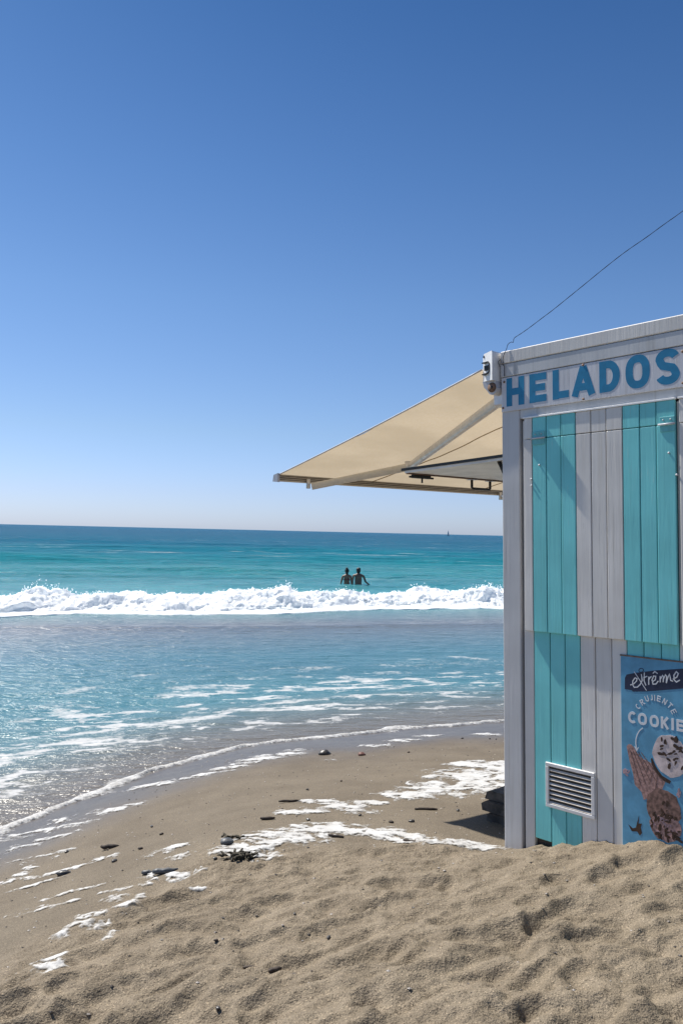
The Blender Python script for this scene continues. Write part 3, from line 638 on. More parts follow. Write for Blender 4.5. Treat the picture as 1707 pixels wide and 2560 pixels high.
for ch, x in zip('COOKIES', (.051, .096, .148, .192, .226, .258, .298)):
    letter('letter', ch, poster, MC['white'], x, -.259, .040 if ch in 'COS' else (.032 if ch != 'I' else .014), .048, .0105, PF-.0006, 0)
mb = MB(); ribbon(mb, [(.097,-.296),(.082,-.310),(.072,-.328),(.066,-.348),(.065,-.366),(.068,-.392)], .0045, PF, PF-.0008); ribbon(mb, [(.060,-.380),(.069,-.396),(.076,-.382)], .004, PF, PF-.0010); mb.build('arrow', MC['white'], poster)
flat('cone_print', [(.023,-.387),(.033,-.375),(.046,-.376),(.058,-.387),(.083,-.421),(.132,-.436),(.192,-.502),(.179,-.532),(.107,-.591),(.098,-.597),(.087,-.565),(.058,-.542),(.052,-.5),(.036,-.447)], 'cone', 1)
mb = MB()
for k in range(5):
    a = .12+.16*k; ribbon(mb, [(.03+.13*a+.02, -.39-.2*a), (.058+.115*a+.012, -.395-.12*a)], .0028, PF, PF-.0010-.0001*k)
    ribbon(mb, [(.040+.012*k, -.40), (.085+.022*k, -.54+.012*k)], .0022, PF, PF-.0016-.0001*k)
mb.build('wafer_lines', MC['brown'], poster)
flat('shell_print', [(.131,-.418),(.137,-.414),(.150,-.445),(.178,-.478),(.205,-.488),(.216,-.492),(.210,-.505),(.185,-.498),(.152,-.470),(.134,-.440)], 'choc', 3)
flat('scoop_print', [(p[0], p[1]) for p in arc(.212, -.39, .074, .086, 0, 345, 23)], 'cream', 2, jag=.004, seed=3)
flat('scoop_print', [(p[0], p[1]) for p in arc(.182, -.61, .075, .078, 0, 345, 23)], 'brown', 2, jag=.004, seed=4)
flat('scoop_print', [(p[0], p[1]) for p in arc(.190, -.690, .066, .055, 0, 340, 17)], 'cone', 3, jag=.006, seed=5)
rr = random.Random(5)
for cx, cy, rx, ry, n_, m in [(.212, -.36, .06, .05, 20, 'choc'), (.235, -.42, .03, .03, 5, 'choc'), (.195, -.675, .065, .06, 34, 'choc'), (.19, -.68, .055, .05, 9, 'pink'), (.205, -.72, .05, .025, 9, 'choc'), (.185, -.60, .03, .03, 5, 'choc'), (.245, -.535, .02, .016, 4, 'pink'), (.028, -.505, .014, .022, 5, 'pink')]:
    for k in range(n_):
        a = rr.uniform(0, 6.28); d = math.sqrt(rr.random()); x, y = cx+rx*d*math.cos(a), cy+ry*d*math.sin(a); r0 = rr.uniform(.004, .012); th = rr.uniform(0, 3.1)
        pl = []
        for j in range(6):
            b = j*math.pi/3; e = r0*rr.uniform(.6, 1.2); ex, ey = e*math.cos(b)*1.5, e*math.sin(b)*.7; pl.append((x+ex*math.cos(th)-ey*math.sin(th), y+ex*math.sin(th)+ey*math.cos(th)))
        flat('cookie_bit', pl, m, 4+.2*k)
flat('chocolate_splash', [(.026,-.716),(.047,-.728),(.061,-.722),(.075,-.667),(.073,-.702),(.088,-.698),(.083,-.716),(.088,-.738),(.078,-.751),(.067,-.737),(.042,-.742)], 'choc', 1)
flat('chocolate_splash', [(.25,-.80),(.30,-.77),(.34,-.79),(.33,-.84),(.27,-.83)], 'choc', 1)

# ------------------------------------------------------------------ folding-arm awning on the left side wall
aw = empty('awning', KM); tag(aw, 'sand coloured folding-arm awning reaching out from the kiosk towards the sea', 'awning')
AL = 2.5
t = NT('awning_cloth'); v = t.objco(False); n = t.noise(t.mapping(v, (3, 1.2, 3)), 1., 4.); n2 = t.noise(v, 60, 2.)
c = t.mix(t.rng(n, .3, .7), (.40, .333, .24), (.48, .403, .295)); c = t.mix(t.rng(n2, .4, .65, 0, .28), c, (.42, .33, .21))
t.bs(Base_Color=c, Roughness=.85, Normal=t.bump(t.noise(v, 7, 3.), .25, .03)); t.b.inputs['Specular IOR Level'].default_value = .1
tr = t.n('BsdfTranslucent'); t.set(tr.inputs[0], c); mx = t.n('MixShader'); mx.inputs[0].default_value = .55; t.t.links.new(t.b.outputs[0], mx.inputs[1]); t.t.links.new(tr.outputs[0], mx.inputs[2]); t.t.links.new(mx.outputs[0], t.o.inputs[0])
M['cloth'] = t.m
cu = np.linspace(0, 1, 40); cs = np.linspace(0, 1, 60); CU, CS = np.meshgrid(cu, cs, indexing='ij')
cv = 2.338+(1.908-2.338)*CU-.030*np.sin(np.pi*CU)*(.3+.7*np.sin(np.pi*CS))+.012*fbm(CU*3+CS*5, CS*2.5-CU*4, 3, 500)*np.sin(np.pi*CU)
me = np_mesh('cloth', np.stack([-.095-1.635*CU, -.05+CS*(AL+.04), cv], -1).reshape(-1, 3), grid_faces(40, 60)); obj('cloth', me, M['cloth'], aw)
hem = [(-.095-1.635*a, -.051, 2.338-.43*a-.009*math.sin(math.pi*a)) for a in np.linspace(0, 1, 20)]
MB().tube(hem, .0045, 6).build('hem', M['alupaint'], aw, True)
seam_m = m_plain('awning_seam', (.36, .27, .17), .9)
for s_ in (.865, 2.11):
    ks = int(round(s_/(AL-.01)*59)); mb = MB(); ribs = [(-.095-1.635*cu[i], -.05+cs[ks]*(AL+.04), cv[i, ks]-.003) for i in range(40)]
    mb.tube(ribs, .0035, 5).build('seam', seam_m, aw, True)
# cassette: rounded casing along the wall, plastic end cap with its keyhole, roller boss
cas = [(-.100, 2.28), (-.104, 2.40), (-.094, 2.414), (-.032, 2.414), (-.03, 2.36), (-.03, 2.25), (-.06, 2.235)]
MB().prism([(a, b) for a, b in cas], 1, .003, AL).build('cassette', M['alupaint'], aw)
capo = [(-.090, 2.276), (-.091, 2.402), (-.083, 2.414), (-.014, 2.416), (-.010, 2.408), (-.010, 2.270)]
cmb = MB().prism(capo, 1, -.0600, .0025); cmb.v = [(a, b-(.035*(a+.091)/.081-.012 if b < -.01 else 0), c) for a, b, c in cmb.v]
cap = cmb.build('end_cap', M['plastic'], aw)
boss = [(-.090, 2.2755), (-.010, 2.2695), (-.007, 2.24)]+arc(-.032, 2.240, .030, .037, -10, -150, 10)+[(-.082, 2.246)]
MB().prism(boss, 1, -.054, .0025).build('end_housing', M['alupaint'], aw)
MB().tube([(-.031, -.053, 2.239), (-.031, -.060, 2.239)], .024, 16).build('roller_boss', M['rust'], aw, True)
MB().tube([(-.029, -.0595, 2.239), (-.029, -.063, 2.239)], .007, 10).build('gear_eye', M['dark'], aw, True)
MB().box((-.068, -.071, 2.325), (-.044, -.050, 2.350), .0006).build('keyhole', M['dark'], cap)
mb = MB(); ribbon(mb, [(-.078, 2.364), (-.042, 2.366), (-.034, 2.358), (-.034, 2.318), (-.042, 2.310), (-.078, 2.306)], .004, -.050, -.0775); mb.build('keyhole_rim', M['dark'], cap)
MB().tube([(-.080, -.045, 2.400), (-.080, -.057, 2.400)], .007, 3).build('cap_mark', M['dark'], cap)
MB().box((-.031, .02, 2.25), (-.0045, AL-.05, 2.33)).build('wall_bracket', M['alupaint'], aw)
# front rail with grooves
rails = empty('front_rail', parent=aw)
MB().prism([(-1.727, 1.913), (-1.761, 1.904), (-1.767, 1.868), (-1.725, 1.862)], 1, -.05, AL).build('rail_profile', M['rail'], rails)
for a, b in ((1.900, .0025), (1.888, .003), (1.876, .0022)): MB().box((-1.7255, -.05, a-b), (-1.7225, AL, a+b), .0005).build('rail_groove', M['backing'], rails)
MB().prism([(-1.720, 1.916), (-1.763, 1.907), (-1.773, 1.864), (-1.720, 1.858)], 1, -.068, -.051).build('rail_end_cap', M['alupaint'], rails)
# folding arms
def arm(sh_, el, tip, k):
    a = empty('folding_arm', parent=aw); sh_, el, tip = Vector(sh_), Vector(el), Vector(tip)
    def bar(p, q, r0, r1, nm):
        d = (q-p).normalized(); side = d.cross(Vector((0, 0, 1))).normalized(); up = side.cross(d); V = []
        for c_, r_ in ((p, r0), (q, r1)):
            for i in range(12):
                an = 2*math.pi*i/12; V.append(c_+side*math.cos(an)*r_*.75+up*math.sin(an)*r_)
        F = [(i, (i+1) % 12, 12+(i+1) % 12, 12+i) for i in range(12)]+[tuple(range(12)), tuple(range(12, 24))]
        MB().add(V, F).build(nm, M['alu' if nm == 'upper_arm' else 'rail_arm'], a, False)
    bar(sh_, el, .031, .027, 'upper_arm'); bar(el, tip, .026, .023, 'forearm')
    MB().tube([el+Vector((0, 0, -.036)), el+Vector((0, 0, .036))], .028, 14).build('elbow_joint', M['alu'], a, True)
    MB().tube([tip+Vector((-.035, 0, -.012)), tip+Vector((-.035, 0, .05))], .014, 10).build('rail_bracket', M['alu'], a, True)
    MB().box(sh_+Vector((-.03, -.035, -.04)), sh_+Vector((.10, .035, .04)), .008).build('shoulder_bracket', M['alu'], a)
M['rail_arm'] = m_plain('arm_lacquer', (.62, .58, .50), .4, var=.06)
arm((-.115, .14, 2.215), (-1.20, .62, 1.965), (-1.67, .18, 1.838), 0)
arm((-.115, AL-.14, 2.215), (-1.20, AL-.62, 1.965), (-1.67, AL-.18, 1.838), 1)

# ------------------------------------------------------------------ serving hatch of the side wall, propped up level under the awning
ht = empty('raised_hatch', parent=kiosk); ht['label'] = 'grey hatch panel of the side wall propped up level'
HL = .815
def hz(u): return 1.928-.032*(-u/HL)
mb = MB(); V = []
for s_ in (.16, 2.3):
    for u_ in (-.006, -HL): V += [(u_, s_, hz(u_)), (u_, s_, hz(u_)-.022)]
mb.add(V, [(0, 1, 3, 2), (4, 6, 7, 5), (0, 2, 6, 4), (1, 5, 7, 3), (0, 4, 5, 1), (2, 3, 7, 6)]).build('hatch_panel', M['hatch'], ht)
mb = MB(); V = []
for s_ in (.150, .1595):
    for u_ in (-.006, -HL-.02): V += [(u_, s_, hz(u_)+.006), (u_, s_, hz(u_)-.009)]
mb.add(V, [(0, 1, 3, 2), (4, 6, 7, 5), (0, 2, 6, 4), (1, 5, 7, 3), (0, 4, 5, 1), (2, 3, 7, 6)]).build('hatch_edge', M['dark'], ht)
zo = hz(-HL)-.022
MB().box((-HL+.0, .17, zo-.006), (-HL+.03, 2.3, zo-.0005), .001).build('hatch_lip', M['rust'], ht)
MB().box((-HL-.004, .215, zo-.026), (-HL+.022, .37, zo-.0065), .003).tube([(-HL+.01, .19, zo-.02), (-HL+.01, .40, zo-.02)], .006, 8).tube([(-HL+.01, .30, zo-.02), (-HL+.01, .30, zo-.052)], .0055, 8).build('slide_bolt', M['dark'], ht)
MB().tube([(-HL+.01, .775, zo+.0), (-HL+.01, .775, zo-.055), (-HL+.01, .785, zo-.063), (-HL+.01, .955, zo-.063), (-HL+.01, .965, zo-.055), (-HL+.01, .965, zo+.0)], .0085, 10).build('handle', M['dark'], ht, True)
for s_ in (.775, .965): MB().box((-HL-.012, s_-.03, zo-.010), (-HL+.034, s_+.03, zo-.0062), .001).tube([(-HL-.008, s_, zo-.005), (-HL-.008, s_, zo+.05)], [.012, .004], 8).build('handle_foot', M['alu'], ht)
MB().tube([(-.03, .20, 1.62), (-.18, .20, 1.905)], .011, 8).build('gas_strut', M['dark'], ht, True)
MB().prism([(-.02, 1.905), (-.19, 1.900), (-.15, 1.87), (-.02, 1.80)], 1, .24, .255).build('hatch_bracket', M['dark'], ht)

# step of dark stacked timber below the hatch
stp = empty('timber_step', KM); tag(stp, 'dark stacked timber step beside the kiosk, in the shade of the awning', 'step')
def rough_beam(a, b, seed):
    mb = MB(); rr_ = random.Random(seed); n_ = 9; V = []
    for i in range(n_):
        s = a[1]+(b[1]-a[1])*i/(n_-1); j = lambda: rr_.uniform(-.010, .010)
        V += [(a[0]+j(), s, a[2]+j()*.5), (a[0]+.012+j(), s, b[2]-.01+j()*.5), (a[0]+.03, s, b[2]+j()*.4), (b[0], s, b[2]), (b[0], s, a[2])]
    F = []
    for i in range(n_-1):
        for k in range(5): F.append((i*5+k, i*5+(k+1) % 5, i*5+5+(k+1) % 5, i*5+5+k))
    F += [(0, 1, 2, 3, 4), tuple((n_-1)*5+k for k in range(5))]
    return mb.add(V, F).build('beam', M['timber'], stp)
rough_beam((-.365, .31, -.22), (-.012, 1.1, .000), 1); rough_beam((-.385, .30, .0035), (-.012, 1.15, .058), 2); rough_beam((-.375, .33, .062), (-.012, 1.12, .112), 3)

# ------------------------------------------------------------------ loose twisted wire running from the roof corner up to the mast
wp = [(.002, -.036, 2.340), (-.004, -.040, 2.362), (.010, -.043, 2.372), (.018, -.040, 2.352), (.026, -.038, 2.345), (.022, -.036, 2.385), (.040, -.034, 2.420), (.047, -.03, 2.444), (.066, -.03, 2.452), (.078, -.03, 2.449), (.084, -.03, 2.468), (.12, -.03, 2.482), (.165, -.03, 2.500), (.236, -.03, 2.532), (.30, -.028, 2.562), (.38, -.026, 2.603), (.466, -.02, 2.650), (.54, -.01, 2.694), (.616, 0, 2.737), (.675, .0, 2.762), (.738, .01, 2.792), (.82, .02, 2.833), (.905, .03, 2.874), (1.2, .07, 3.03), (1.6, .12, 3.28)]
def smooth(pts, k=5):
    P = [Vector(p) for p in pts]; out = []
    for i in range(len(P)-1):
        p0, p1, p2, p3 = P[max(i-1, 0)], P[i], P[i+1], P[min(i+2, len(P)-1)]
        for j in range(k):
            t_ = j/k; out.append(.5*((2*p1)+(p2-p0)*t_+(2*p0-5*p1+4*p2-p3)*t_**2+(3*p1-p0-3*p2+p3)*t_**3))
    return out+[P[-1]]
wire = empty('twisted_wire', KM); tag(wire, 'thin dark twisted wire tied to the kiosk roof corner and running up', 'wire')
sw = smooth(wp)
for ph in (0, math.pi):
    st_ = [p+Vector((0, math.cos(i*.9+ph), math.sin(i*.9+ph)))*.0005 for i, p in enumerate(sw)]
    MB().tube(st_, .0012, 6).build('strand', M['wire'], wire, True)
MB().tube(smooth([(.026, -.038, 2.345), (.03, -.037, 2.33), (.027, -.034, 2.30), (.028, -.034, 2.288)]), .0016, 6).build('loose_end', M['wire'], wire, True)
# ------------------------------------------------------------------ two bathers seen from behind, waist deep, hand in hand
def skin_mesh(name, verts, edges, radii, root=0, sub=2):
    me_ = bpy.data.meshes.new(name); me_.from_pydata(verts, edges, []); o = bpy.data.objects.new(name, me_); COL.objects.link(o)
    md = o.modifiers.new('skin', 'SKIN'); sv = me_.skin_vertices[0].data if me_.skin_vertices else None
    if sv is None:
        bpy.context.view_layer.objects.active = o
        bpy.ops.mesh.customdata_skin_add(); sv = me_.skin_vertices[0].data
    for i, r in enumerate(radii): sv[i].radius = r if isinstance(r, tuple) else (r, r); sv[i].use_root = (i == root)
    md.use_smooth_shade = True; o.modifiers.new('sub', 'SUBSURF').levels = sub; o.modifiers['sub'].render_levels = sub
    dg = bpy.context.evaluated_depsgraph_get(); dg.update(); out = bpy.data.meshes.new_from_object(o.evaluated_get(dg)); bpy.data.objects.remove(o); out.name = name
    for p in out.polygons: p.use_smooth = True
    return out
M['skin_a'] = m_plain('tanned_skin_shaded', (.26, .14, .09), .5, var=.08, scale=12); M['skin_b'] = m_plain('deep_tanned_skin', (.17, .09, .06), .5, var=.08, scale=12)
M['hair'] = m_plain('dark_hair', (.012, .009, .008), .5, var=.3, scale=40); M['red'] = m_plain('red_bikini', (.25, .02, .03), .6); M['trunks'] = m_plain('dark_trunks', (.02, .025, .03), .7)
def bather(x, y, label, woman, lh, rh, hgt, turn):
    k = hgt/1.72; V = []; E_ = []; R = []
    def ad(p, r, par=None):
        V.append(tuple(c*k for c in p)); R.append((r[0]*k, r[1]*k) if isinstance(r, tuple) else r*k)
        if par is not None: E_.append((par, len(V)-1))
        return len(V)-1
    shw = .175 if woman else .205; hp = .105 if woman else .09
    pel = ad((0, 0, .93), (.155, .11) if woman else (.145, .105)); wai = ad((0, .0, 1.08), (.118, .088) if woman else (.138, .098), pel); che = ad((0, .0, 1.27), (.145, .10) if woman else (.168, .112), wai); top = ad((0, 0, 1.40), (.115, .085), che)
    nk = ad((0, .005, 1.48), .052, top); hd = ad((0, .02, 1.57), .075, nk); ad((0, .02, 1.66), .070, hd)
    for sx in (-1, 1):
        hip = ad((sx*hp, 0, .86), .088, pel); kn = ad((sx*hp*1.05, .01, .48), .058, hip); an = ad((sx*hp*1.05, -.02, .09), .040, kn); ad((sx*hp*1.15, .13, .03), .036, an)
    for sx, hand in ((-1, lh), (1, rh)):
        s_ = ad((sx*shw, 0, 1.385), .056, top); ex, ey, ez = hand[0]; el = ad((ex, ey, ez), .040, s_); hx, hy, hz_ = hand[1]; wr = ad((hx, hy, hz_), .027, el)
        d = (Vector((hx, hy, hz_))-Vector((ex, ey, ez))).normalized(); palm = ad(Vector((hx, hy, hz_))+d*.07, (.036, .018), wr)
        for f in range(4):
            lat = Vector((0, 1, 0))*(.012*(f-1.5)*1.6); b = Vector((hx, hy, hz_))+d*.10+lat; m_ = ad(b+d*.03, .009, palm); ad(b+d*(.06+.012*(f in (1, 2)))+Vector((-.015*sx, 0, 0)), .008, m_)
        th = ad(Vector((hx, hy, hz_))+d*.05+Vector((0, .045, 0)), .010, palm); ad(Vector((hx, hy, hz_))+d*.085+Vector((0, .06, 0)), .008, th)
    root = empty('person', Matrix.Translation((x, y, -.93*k+.02 if woman else -.88*k)) @ Matrix.Rotation(turn, 4, 'Z')); tag(root, label, 'person', 'bathers in the sea')
    body = obj('body', skin_mesh('body', V, E_, R, 0), M['skin_a' if woman else 'skin_b'], root)
    # face on the far side: nose, brow and ears
    mb = MB()
    for sx in (-1, 1): mb.tube([(sx*.072*k, .01*k, 1.56*k), (sx*.086*k, .0, 1.575*k), (sx*.076*k, .0, 1.60*k)], [.008, .012, .008], 6)
    mb.tube([(0, .085*k, 1.60*k), (0, .108*k, 1.565*k), (0, .088*k, 1.55*k)], [.008, .013, .008], 6)
    mb.build('facial_features', M['skin_a' if woman else 'skin_b'], root, True)
    mb = MB()
    def ball(c, r, n=10, jag=.0):
        rr_ = random.Random(3); Vb = []; Fb = []
        for i in range(n+1):
            for j in range(12):
                a, b = math.pi*i/n, 2*math.pi*j/12; q = 1+rr_.uniform(-jag, jag); Vb.append((c[0]+r[0]*q*math.sin(a)*math.cos(b), c[1]+r[1]*q*math.sin(a)*math.sin(b), c[2]+r[2]*q*math.cos(a)))
        for i in range(n):
            for j in range(12): Fb.append((i*12+j, i*12+(j+1) % 12, i*12+12+(j+1) % 12, i*12+12+j))
        mb.add(Vb, Fb)
    ball((0, -.008*k, 1.635*k), (.090*k, .098*k, .088*k), jag=.04)
    if woman: ball((-.005*k, -.065*k, 1.725*k), (.055*k, .055*k, .05*k), jag=.06); ball((0, -.05*k, 1.54*k), (.06*k, .05*k, .07*k), jag=.05)
    else: ball((0, -.03*k, 1.57*k), (.082*k, .075*k, .08*k), jag=.04)
    mb.build('hair', M['hair'], root, True)
    if woman:
        mb = MB(); ring = [(.152*k*math.cos(a), .112*k*math.sin(a), 1.25*k) for a in np.linspace(0, 2*math.pi, 25)]; mb.tube(ring, .016*k, 6)
        for sx in (-1, 1): mb.tube([(sx*.07*k, -.10*k, 1.27*k), (sx*.10*k, -.04*k, 1.44*k), (sx*.08*k, .09*k, 1.30*k)], .007*k, 5)
        mb.build('bikini_top', M['red'], root, True)
    mb = MB(); n_ = 24; V2 = []; F2 = []
    for zi, (zz, ra, rb) in enumerate([(.99, .150, .115), (.93, .168, .128), (.84, .178, .130), (.78, .172, .118)]):
        for j in range(n_): a = 2*math.pi*j/n_; V2.append((ra*k*math.cos(a), rb*k*math.sin(a), zz*k))
    for zi in range(3):
        for j in range(n_): F2.append((zi*n_+j, zi*n_+(j+1) % n_, zi*n_+n_+(j+1) % n_, zi*n_+n_+j))
    mb.add(V2, F2).build('swimwear', M['red' if woman else 'trunks'], root, True)
    return root
bather(.285, 33.2, 'woman bather with tied-up hair and red bikini, left of the hand-holding pair', True, (((-.235, 0, 1.14)), ((-.285, .02, .93))), (((.20, -.02, 1.14)), ((.225, 0, .985))), 1.66, .0)
bather(.755, 32.9, 'dark-haired man bather with his free arm held out, right of the pair', False, (((-.225, 0, 1.16)), ((-.225, .0, 1.00))), (((.30, -.02, 1.14)), ((.52, .02, .98))), 1.74, .0)

# ------------------------------------------------------------------ far sailing boat
boat = empty('sailing_boat', Matrix.Translation((168, 1250, 0)) @ Matrix.Rotation(1.0, 4, 'Z') @ Matrix.Scale(.85, 4)); tag(boat, 'tiny sailing boat far out on the horizon', 'boat')
M['hull'] = m_plain('boat_hull', (.5, .5, .52), .4); M['sail'] = m_plain('sail_cloth', (.62, .63, .66), .8)
V = []
for i in range(9):
    f_ = i/8*2-1; b_ = 1.4*(1-abs(f_)**2.4)+.02; V += [(f_*4.6, -b_, 1.0+.25*f_*f_), (f_*4.4, -b_*.6, .1), (f_*4.0, 0, -.4), (f_*4.4, b_*.6, .1), (f_*4.6, b_, 1.0+.25*f_*f_)]
F = [(i*5+k, i*5+k+1, i*5+6+k, i*5+5+k) for i in range(8) for k in range(4)]+[(i*5+4, i*5, i*5+5, i*5+9) for i in range(8)]
MB().add(V, F).build('hull', M['hull'], boat); MB().tube([(.4, 0, .8), (.4, 0, 11.2)], [.09, .05], 8).build('mast', M['dark'], boat)
def sail(nm, a, b, c):
    a, b, c = Vector(a), Vector(b), Vector(c); V = []; n_ = 6; F = []; idx = {}
    for i in range(n_+1):
        for j in range(n_+1-i):
            p = a+(b-a)*i/n_+(c-a)*j/n_; w_ = i/n_*j/n_*(1-(i+j)/n_)+.6*(i/n_)*(1-i/n_)*.3; p.y += 1.6*w_; idx[i, j] = len(V); V.append(p)
    for i in range(n_):
        for j in range(n_-i):
            F.append((idx[i, j], idx[i+1, j], idx[i, j+1]))
            if (i+1, j+1) in idx: F.append((idx[i+1, j], idx[i+1, j+1], idx[i, j+1]))
    o = MB().add(V, F).build(nm, M['sail'], boat, True); md = o.modifiers.new('thick', 'SOLIDIFY'); md.thickness = .03
sail('main_sail', (.2, 0, 1.9), (.35, 0, 10.8), (-3.9, .2, 1.9)); sail('jib_sail', (4.3, 0, 1.5), (.5, 0, 9.6), (.9, .5, 1.7)); MB().tube([(.4, 0, 1.8), (-4, .2, 1.8)], .06, 6).build('boom', M['dark'], boat)

# ------------------------------------------------------------------ stones, sticks and weed on the beach
def ground(x, y):
    z, _ = sand_z(np.array([[float(x)]]), np.array([[float(y)]])); return float(z[0, 0])
M['stone'] = m_plain('dark_wet_stone', (.06, .055, .05), .35, var=.35, scale=40, bump=.5); M['grey_stone'] = m_plain('grey_stone', (.10, .105, .11), .5, var=.3, scale=40, bump=.5)
M['stick'] = m_plain('dark_driftwood', (.055, .04, .03), .75, var=.4, scale=50, bump=.5); M['weed'] = m_plain('dried_weed', (.045, .037, .022), .8, var=.5, scale=60); M['red_stone'] = m_plain('reddish_stone', (.17, .08, .06), .6, var=.3, scale=40)
def stone_mesh(seed, ax):
    rr_ = random.Random(seed); n_, m_ = 7, 10; V = []; F = []; off = [rr_.uniform(.82, 1.15) for _ in range((n_+1)*m_)]
    for i in range(n_+1):
        for j in range(m_):
            a, b = math.pi*i/n_, 2*math.pi*j/m_; q = 1 if i in (0, n_) else off[i*m_+j]; V.append((ax[0]*q*math.sin(a)*math.cos(b), ax[1]*q*math.sin(a)*math.sin(b), ax[2]*q*math.cos(a)))
    for i in range(n_):
        for j in range(m_): F.append((i*m_+j, i*m_+(j+1) % m_, i*m_+m_+(j+1) % m_, i*m_+m_+j))
    return MB().add(V, F).mesh('stone', True)
def stone(name, x, y, ax, mat, label, cat, rot=0, group=None, seed=1):
    o = obj(name, stone_mesh(seed, ax), M[mat]); o.location = (x, y, ground(x, y)+ax[2]*.45); o.rotation_euler = (0, 0, rot); return tag(o, label, cat, group)
def stick(x, y, L, r, rot, label, mat='stick', group=None, seed=1):
    rr_ = random.Random(seed); pts = [((i/5-.5)*L, rr_.uniform(-.1, .1)*L*.4, rr_.uniform(0, .5)*r) for i in range(6)]
    o = MB().tube(pts, [r*.6, r, r*.9, r*1.05, r*.8, r*.5], 7).build('driftwood_stick', M[mat], None, True); o.location = (x, y, ground(x, y)+r*.6); o.rotation_euler = (0, 0, rot); return tag(o, label, 'stick', group)
stone('pebble', -.10, 6.97, (.055, .044, .028), 'stone', 'largest dark pebble, lying just below the line of wash foam', 'pebble', .2, seed=1)
stone('pebble', .22, 6.83, (.034, .03, .020), 'red_stone', 'dark reddish pebble right of the largest pebble by the wash', 'pebble', .1, seed=2)
stone('pebble', -1.33, 3.98, (.036, .022, .014), 'stone', 'dark flat pebble on smooth wet sand at the far left', 'pebble', .1, seed=3)
stone('pebble', -.51, 3.84, (.034, .026, .018), 'grey_stone', 'greenish grey stone at the left tip of the long foam bank', 'pebble', .3, seed=4)
stick(-1.21, 4.36, .095, .013, .15, 'short black stick lying alone on the wet sand at left', seed=2)
stick(-.735, 3.53, .11, .013, .22, 'longer of two grey sticks lying in a small foam patch', 'grey_stone', seed=3)
stick(-.82, 3.56, .05, .010, -.1, 'shorter of two grey sticks lying in a small foam patch', 'grey_stone', seed=4)
stick(-.27, 4.80, .13, .008, .2, 'thin dark twig on bare wet sand above the foam streaks', seed=5)
stick(-.36, 4.34, .08, .009, .1, 'short dark twig just above the long foam bank', seed=6)
stick(.52, 4.58, .13, .008, .05, 'thin brown twig between the two foam patches by the kiosk', seed=7)
stick(.01, 3.93, .08, .008, -.3, 'dark twig half buried at the lower edge of the foam bank', seed=8)
stick(.37, 3.91, .07, .008, -.4, 'dark driftwood piece at the foam bank left of the kiosk shadow', seed=9)
stick(-.26, 2.64, .055, .006, 0, 'left of two small black twigs on the rippled dry sand', seed=10)
stick(-.18, 2.61, .045, .008, .5, 'right of two small black twigs on the rippled dry sand', seed=11)
def weed(x, y, L, n_, label, seed):
    rr_ = random.Random(seed); mb = MB()
    for k in range(n_):
        a = rr_.uniform(0, 6.28); p = Vector((rr_.gauss(0, L*.35), rr_.gauss(0, L*.2), rr_.uniform(0, L*.2))); pts = [p]
        for j in range(4): a += rr_.uniform(-.9, .9); p = p+Vector((math.cos(a)*L*.16, math.sin(a)*L*.14, rr_.uniform(-.09, .08)*L)); pts.append(p)
        mb.tube(pts, [.003, .005, .006, .005, .002], 5)
    o = mb.build('seaweed_clump', M['weed'], None, True); o.location = (x, y, ground(x, y)+.006); return tag(o, label, 'seaweed')
weed(-.41, 3.60, .075, 60, 'dark brown seaweed clump at the foot of the long foam bank', 5); weed(-.50, 3.92, .06, 16, 'sparse weed tangle behind the left tip of the foam bank', 6)
small = [(.62,6.86),(1.21,7.72),(1.46,7.64),(1.51,7.59),(.04,5.51),(-.18,5.21),(-.14,4.29),(.14,4.41),(.3,4.25),(.7,4.57),(.41,4.27),(-1.07,3.94),(-.4,2.8),(-.33,2.39),(-.14,3.02),(-.01,2.81),(-.98,4.09),(-.53,3.61),(-1.51,4.56),(-1.06,4.68),(-.94,4.39)]
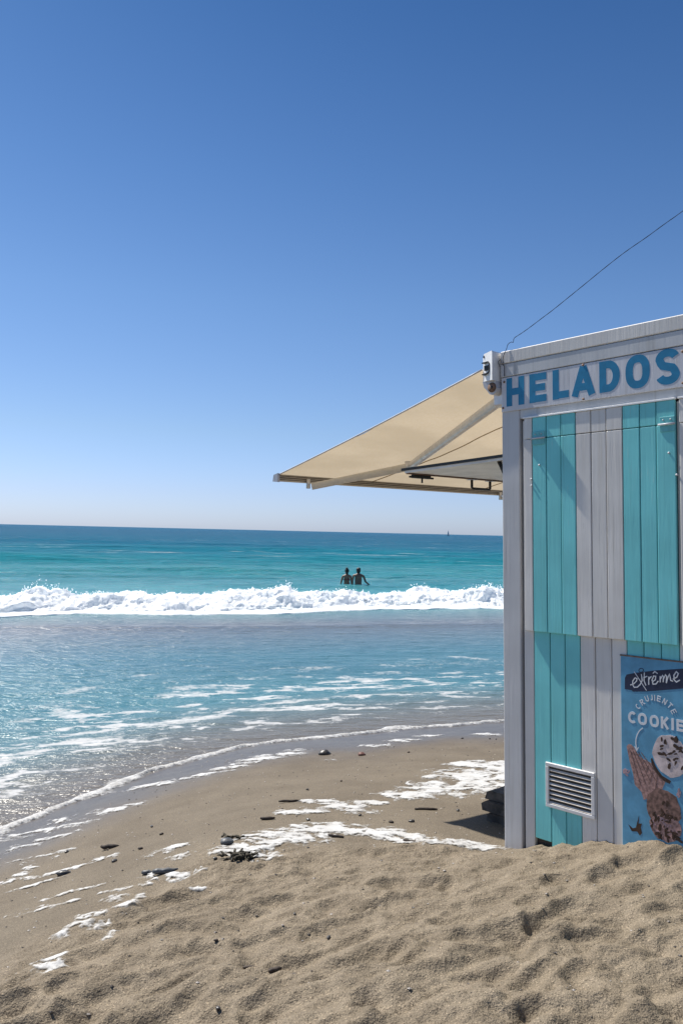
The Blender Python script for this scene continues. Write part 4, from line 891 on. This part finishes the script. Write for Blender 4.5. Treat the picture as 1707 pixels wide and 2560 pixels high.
SL = ['small dark pebble to the right of the reddish pebble by the wash', 'left of three small pebbles near the wash beside the kiosk post', 'middle of three small pebbles near the wash beside the kiosk post', 'rightmost of three small pebbles near the wash beside the kiosk post',
 'small pebble alone mid-beach below the largest pebble', 'small pebble mid-beach above the thin dark twig', 'small pebble lying in the foam streak above the long foam bank', 'small pebble at the right end of the foam streak above the long bank', 'small dark pebble between the foam bank and the thin brown twig',
 'small pebble just left of the timber step', 'small dark pebble just left of the kiosk shadow tip', 'small pebble in a faint foam streak right of the dark flat pebble', 'small pebble on dry sand left of the two black twigs', 'small pebble nearest the bottom edge on the rippled dry sand', 'small pebble on dry sand below the seaweed clump', 'small pebble on dry sand to the right of the two black twigs',
 'small pebble on wet sand right of the short black stick', 'small pebble touching the left of the seaweed clump', 'small pebble furthest left on the wet sand by the wash', 'small pebble highest up the wet sand above the short black stick', 'small pebble on wet sand between the short black stick and the foam bank']
stm = [stone_mesh(30+i, (.011, .009, .006)) for i in range(4)]
for i, (x, y) in enumerate(small):
    m_ = stm[i % 4]
    if not m_.materials: m_.materials.append(M['stone' if i % 4 else 'stick'])
    o = bpy.data.objects.new('small_pebble', m_); COL.objects.link(o); k = (.8+.5*random.random())*(.75 if y < 3.3 else 1.); o.scale = (k*1.2, k, k); o.location = (x, y, ground(x, y)+.005); o.rotation_euler = (0, 0, random.uniform(0, 3)); tag(o, SL[i], 'pebble', 'small pebbles scattered over the beach')
VS = []; FS = []; k = 0
for i in range(900):
    x, y = RNG.uniform(-2, 2), RNG.uniform(2.0, 7.5)
    if base_z(x, y) < .2: continue
    VS.append((x, y)); 
PT = np.array(VS); GZ, _ = sand_z(PT[:, 0:1], PT[:, 1:2]); VS = []
for (x, y), z in zip(PT, GZ[:, 0]):
    r = RNG.uniform(.002, .0055); VS.append(OCT*np.array([r*1.5, r, r*.7])+np.array([x, y, z+r*.4])); FS.append(OF+6*k); k += 1
me = np_mesh('grit', np.concatenate(VS), np.concatenate(FS), False); t = NT('grit'); n = t.noise(t.pos(), 23, 2.)
t.bs(Base_Color=t.mix(t.rng(n, .45, .55), (.06, .05, .045), (.5, .45, .4)), Roughness=.7); tag(obj('grit', me, t.m), 'fine scattered grit and shell chips on the sand', 'grit', kind='stuff')
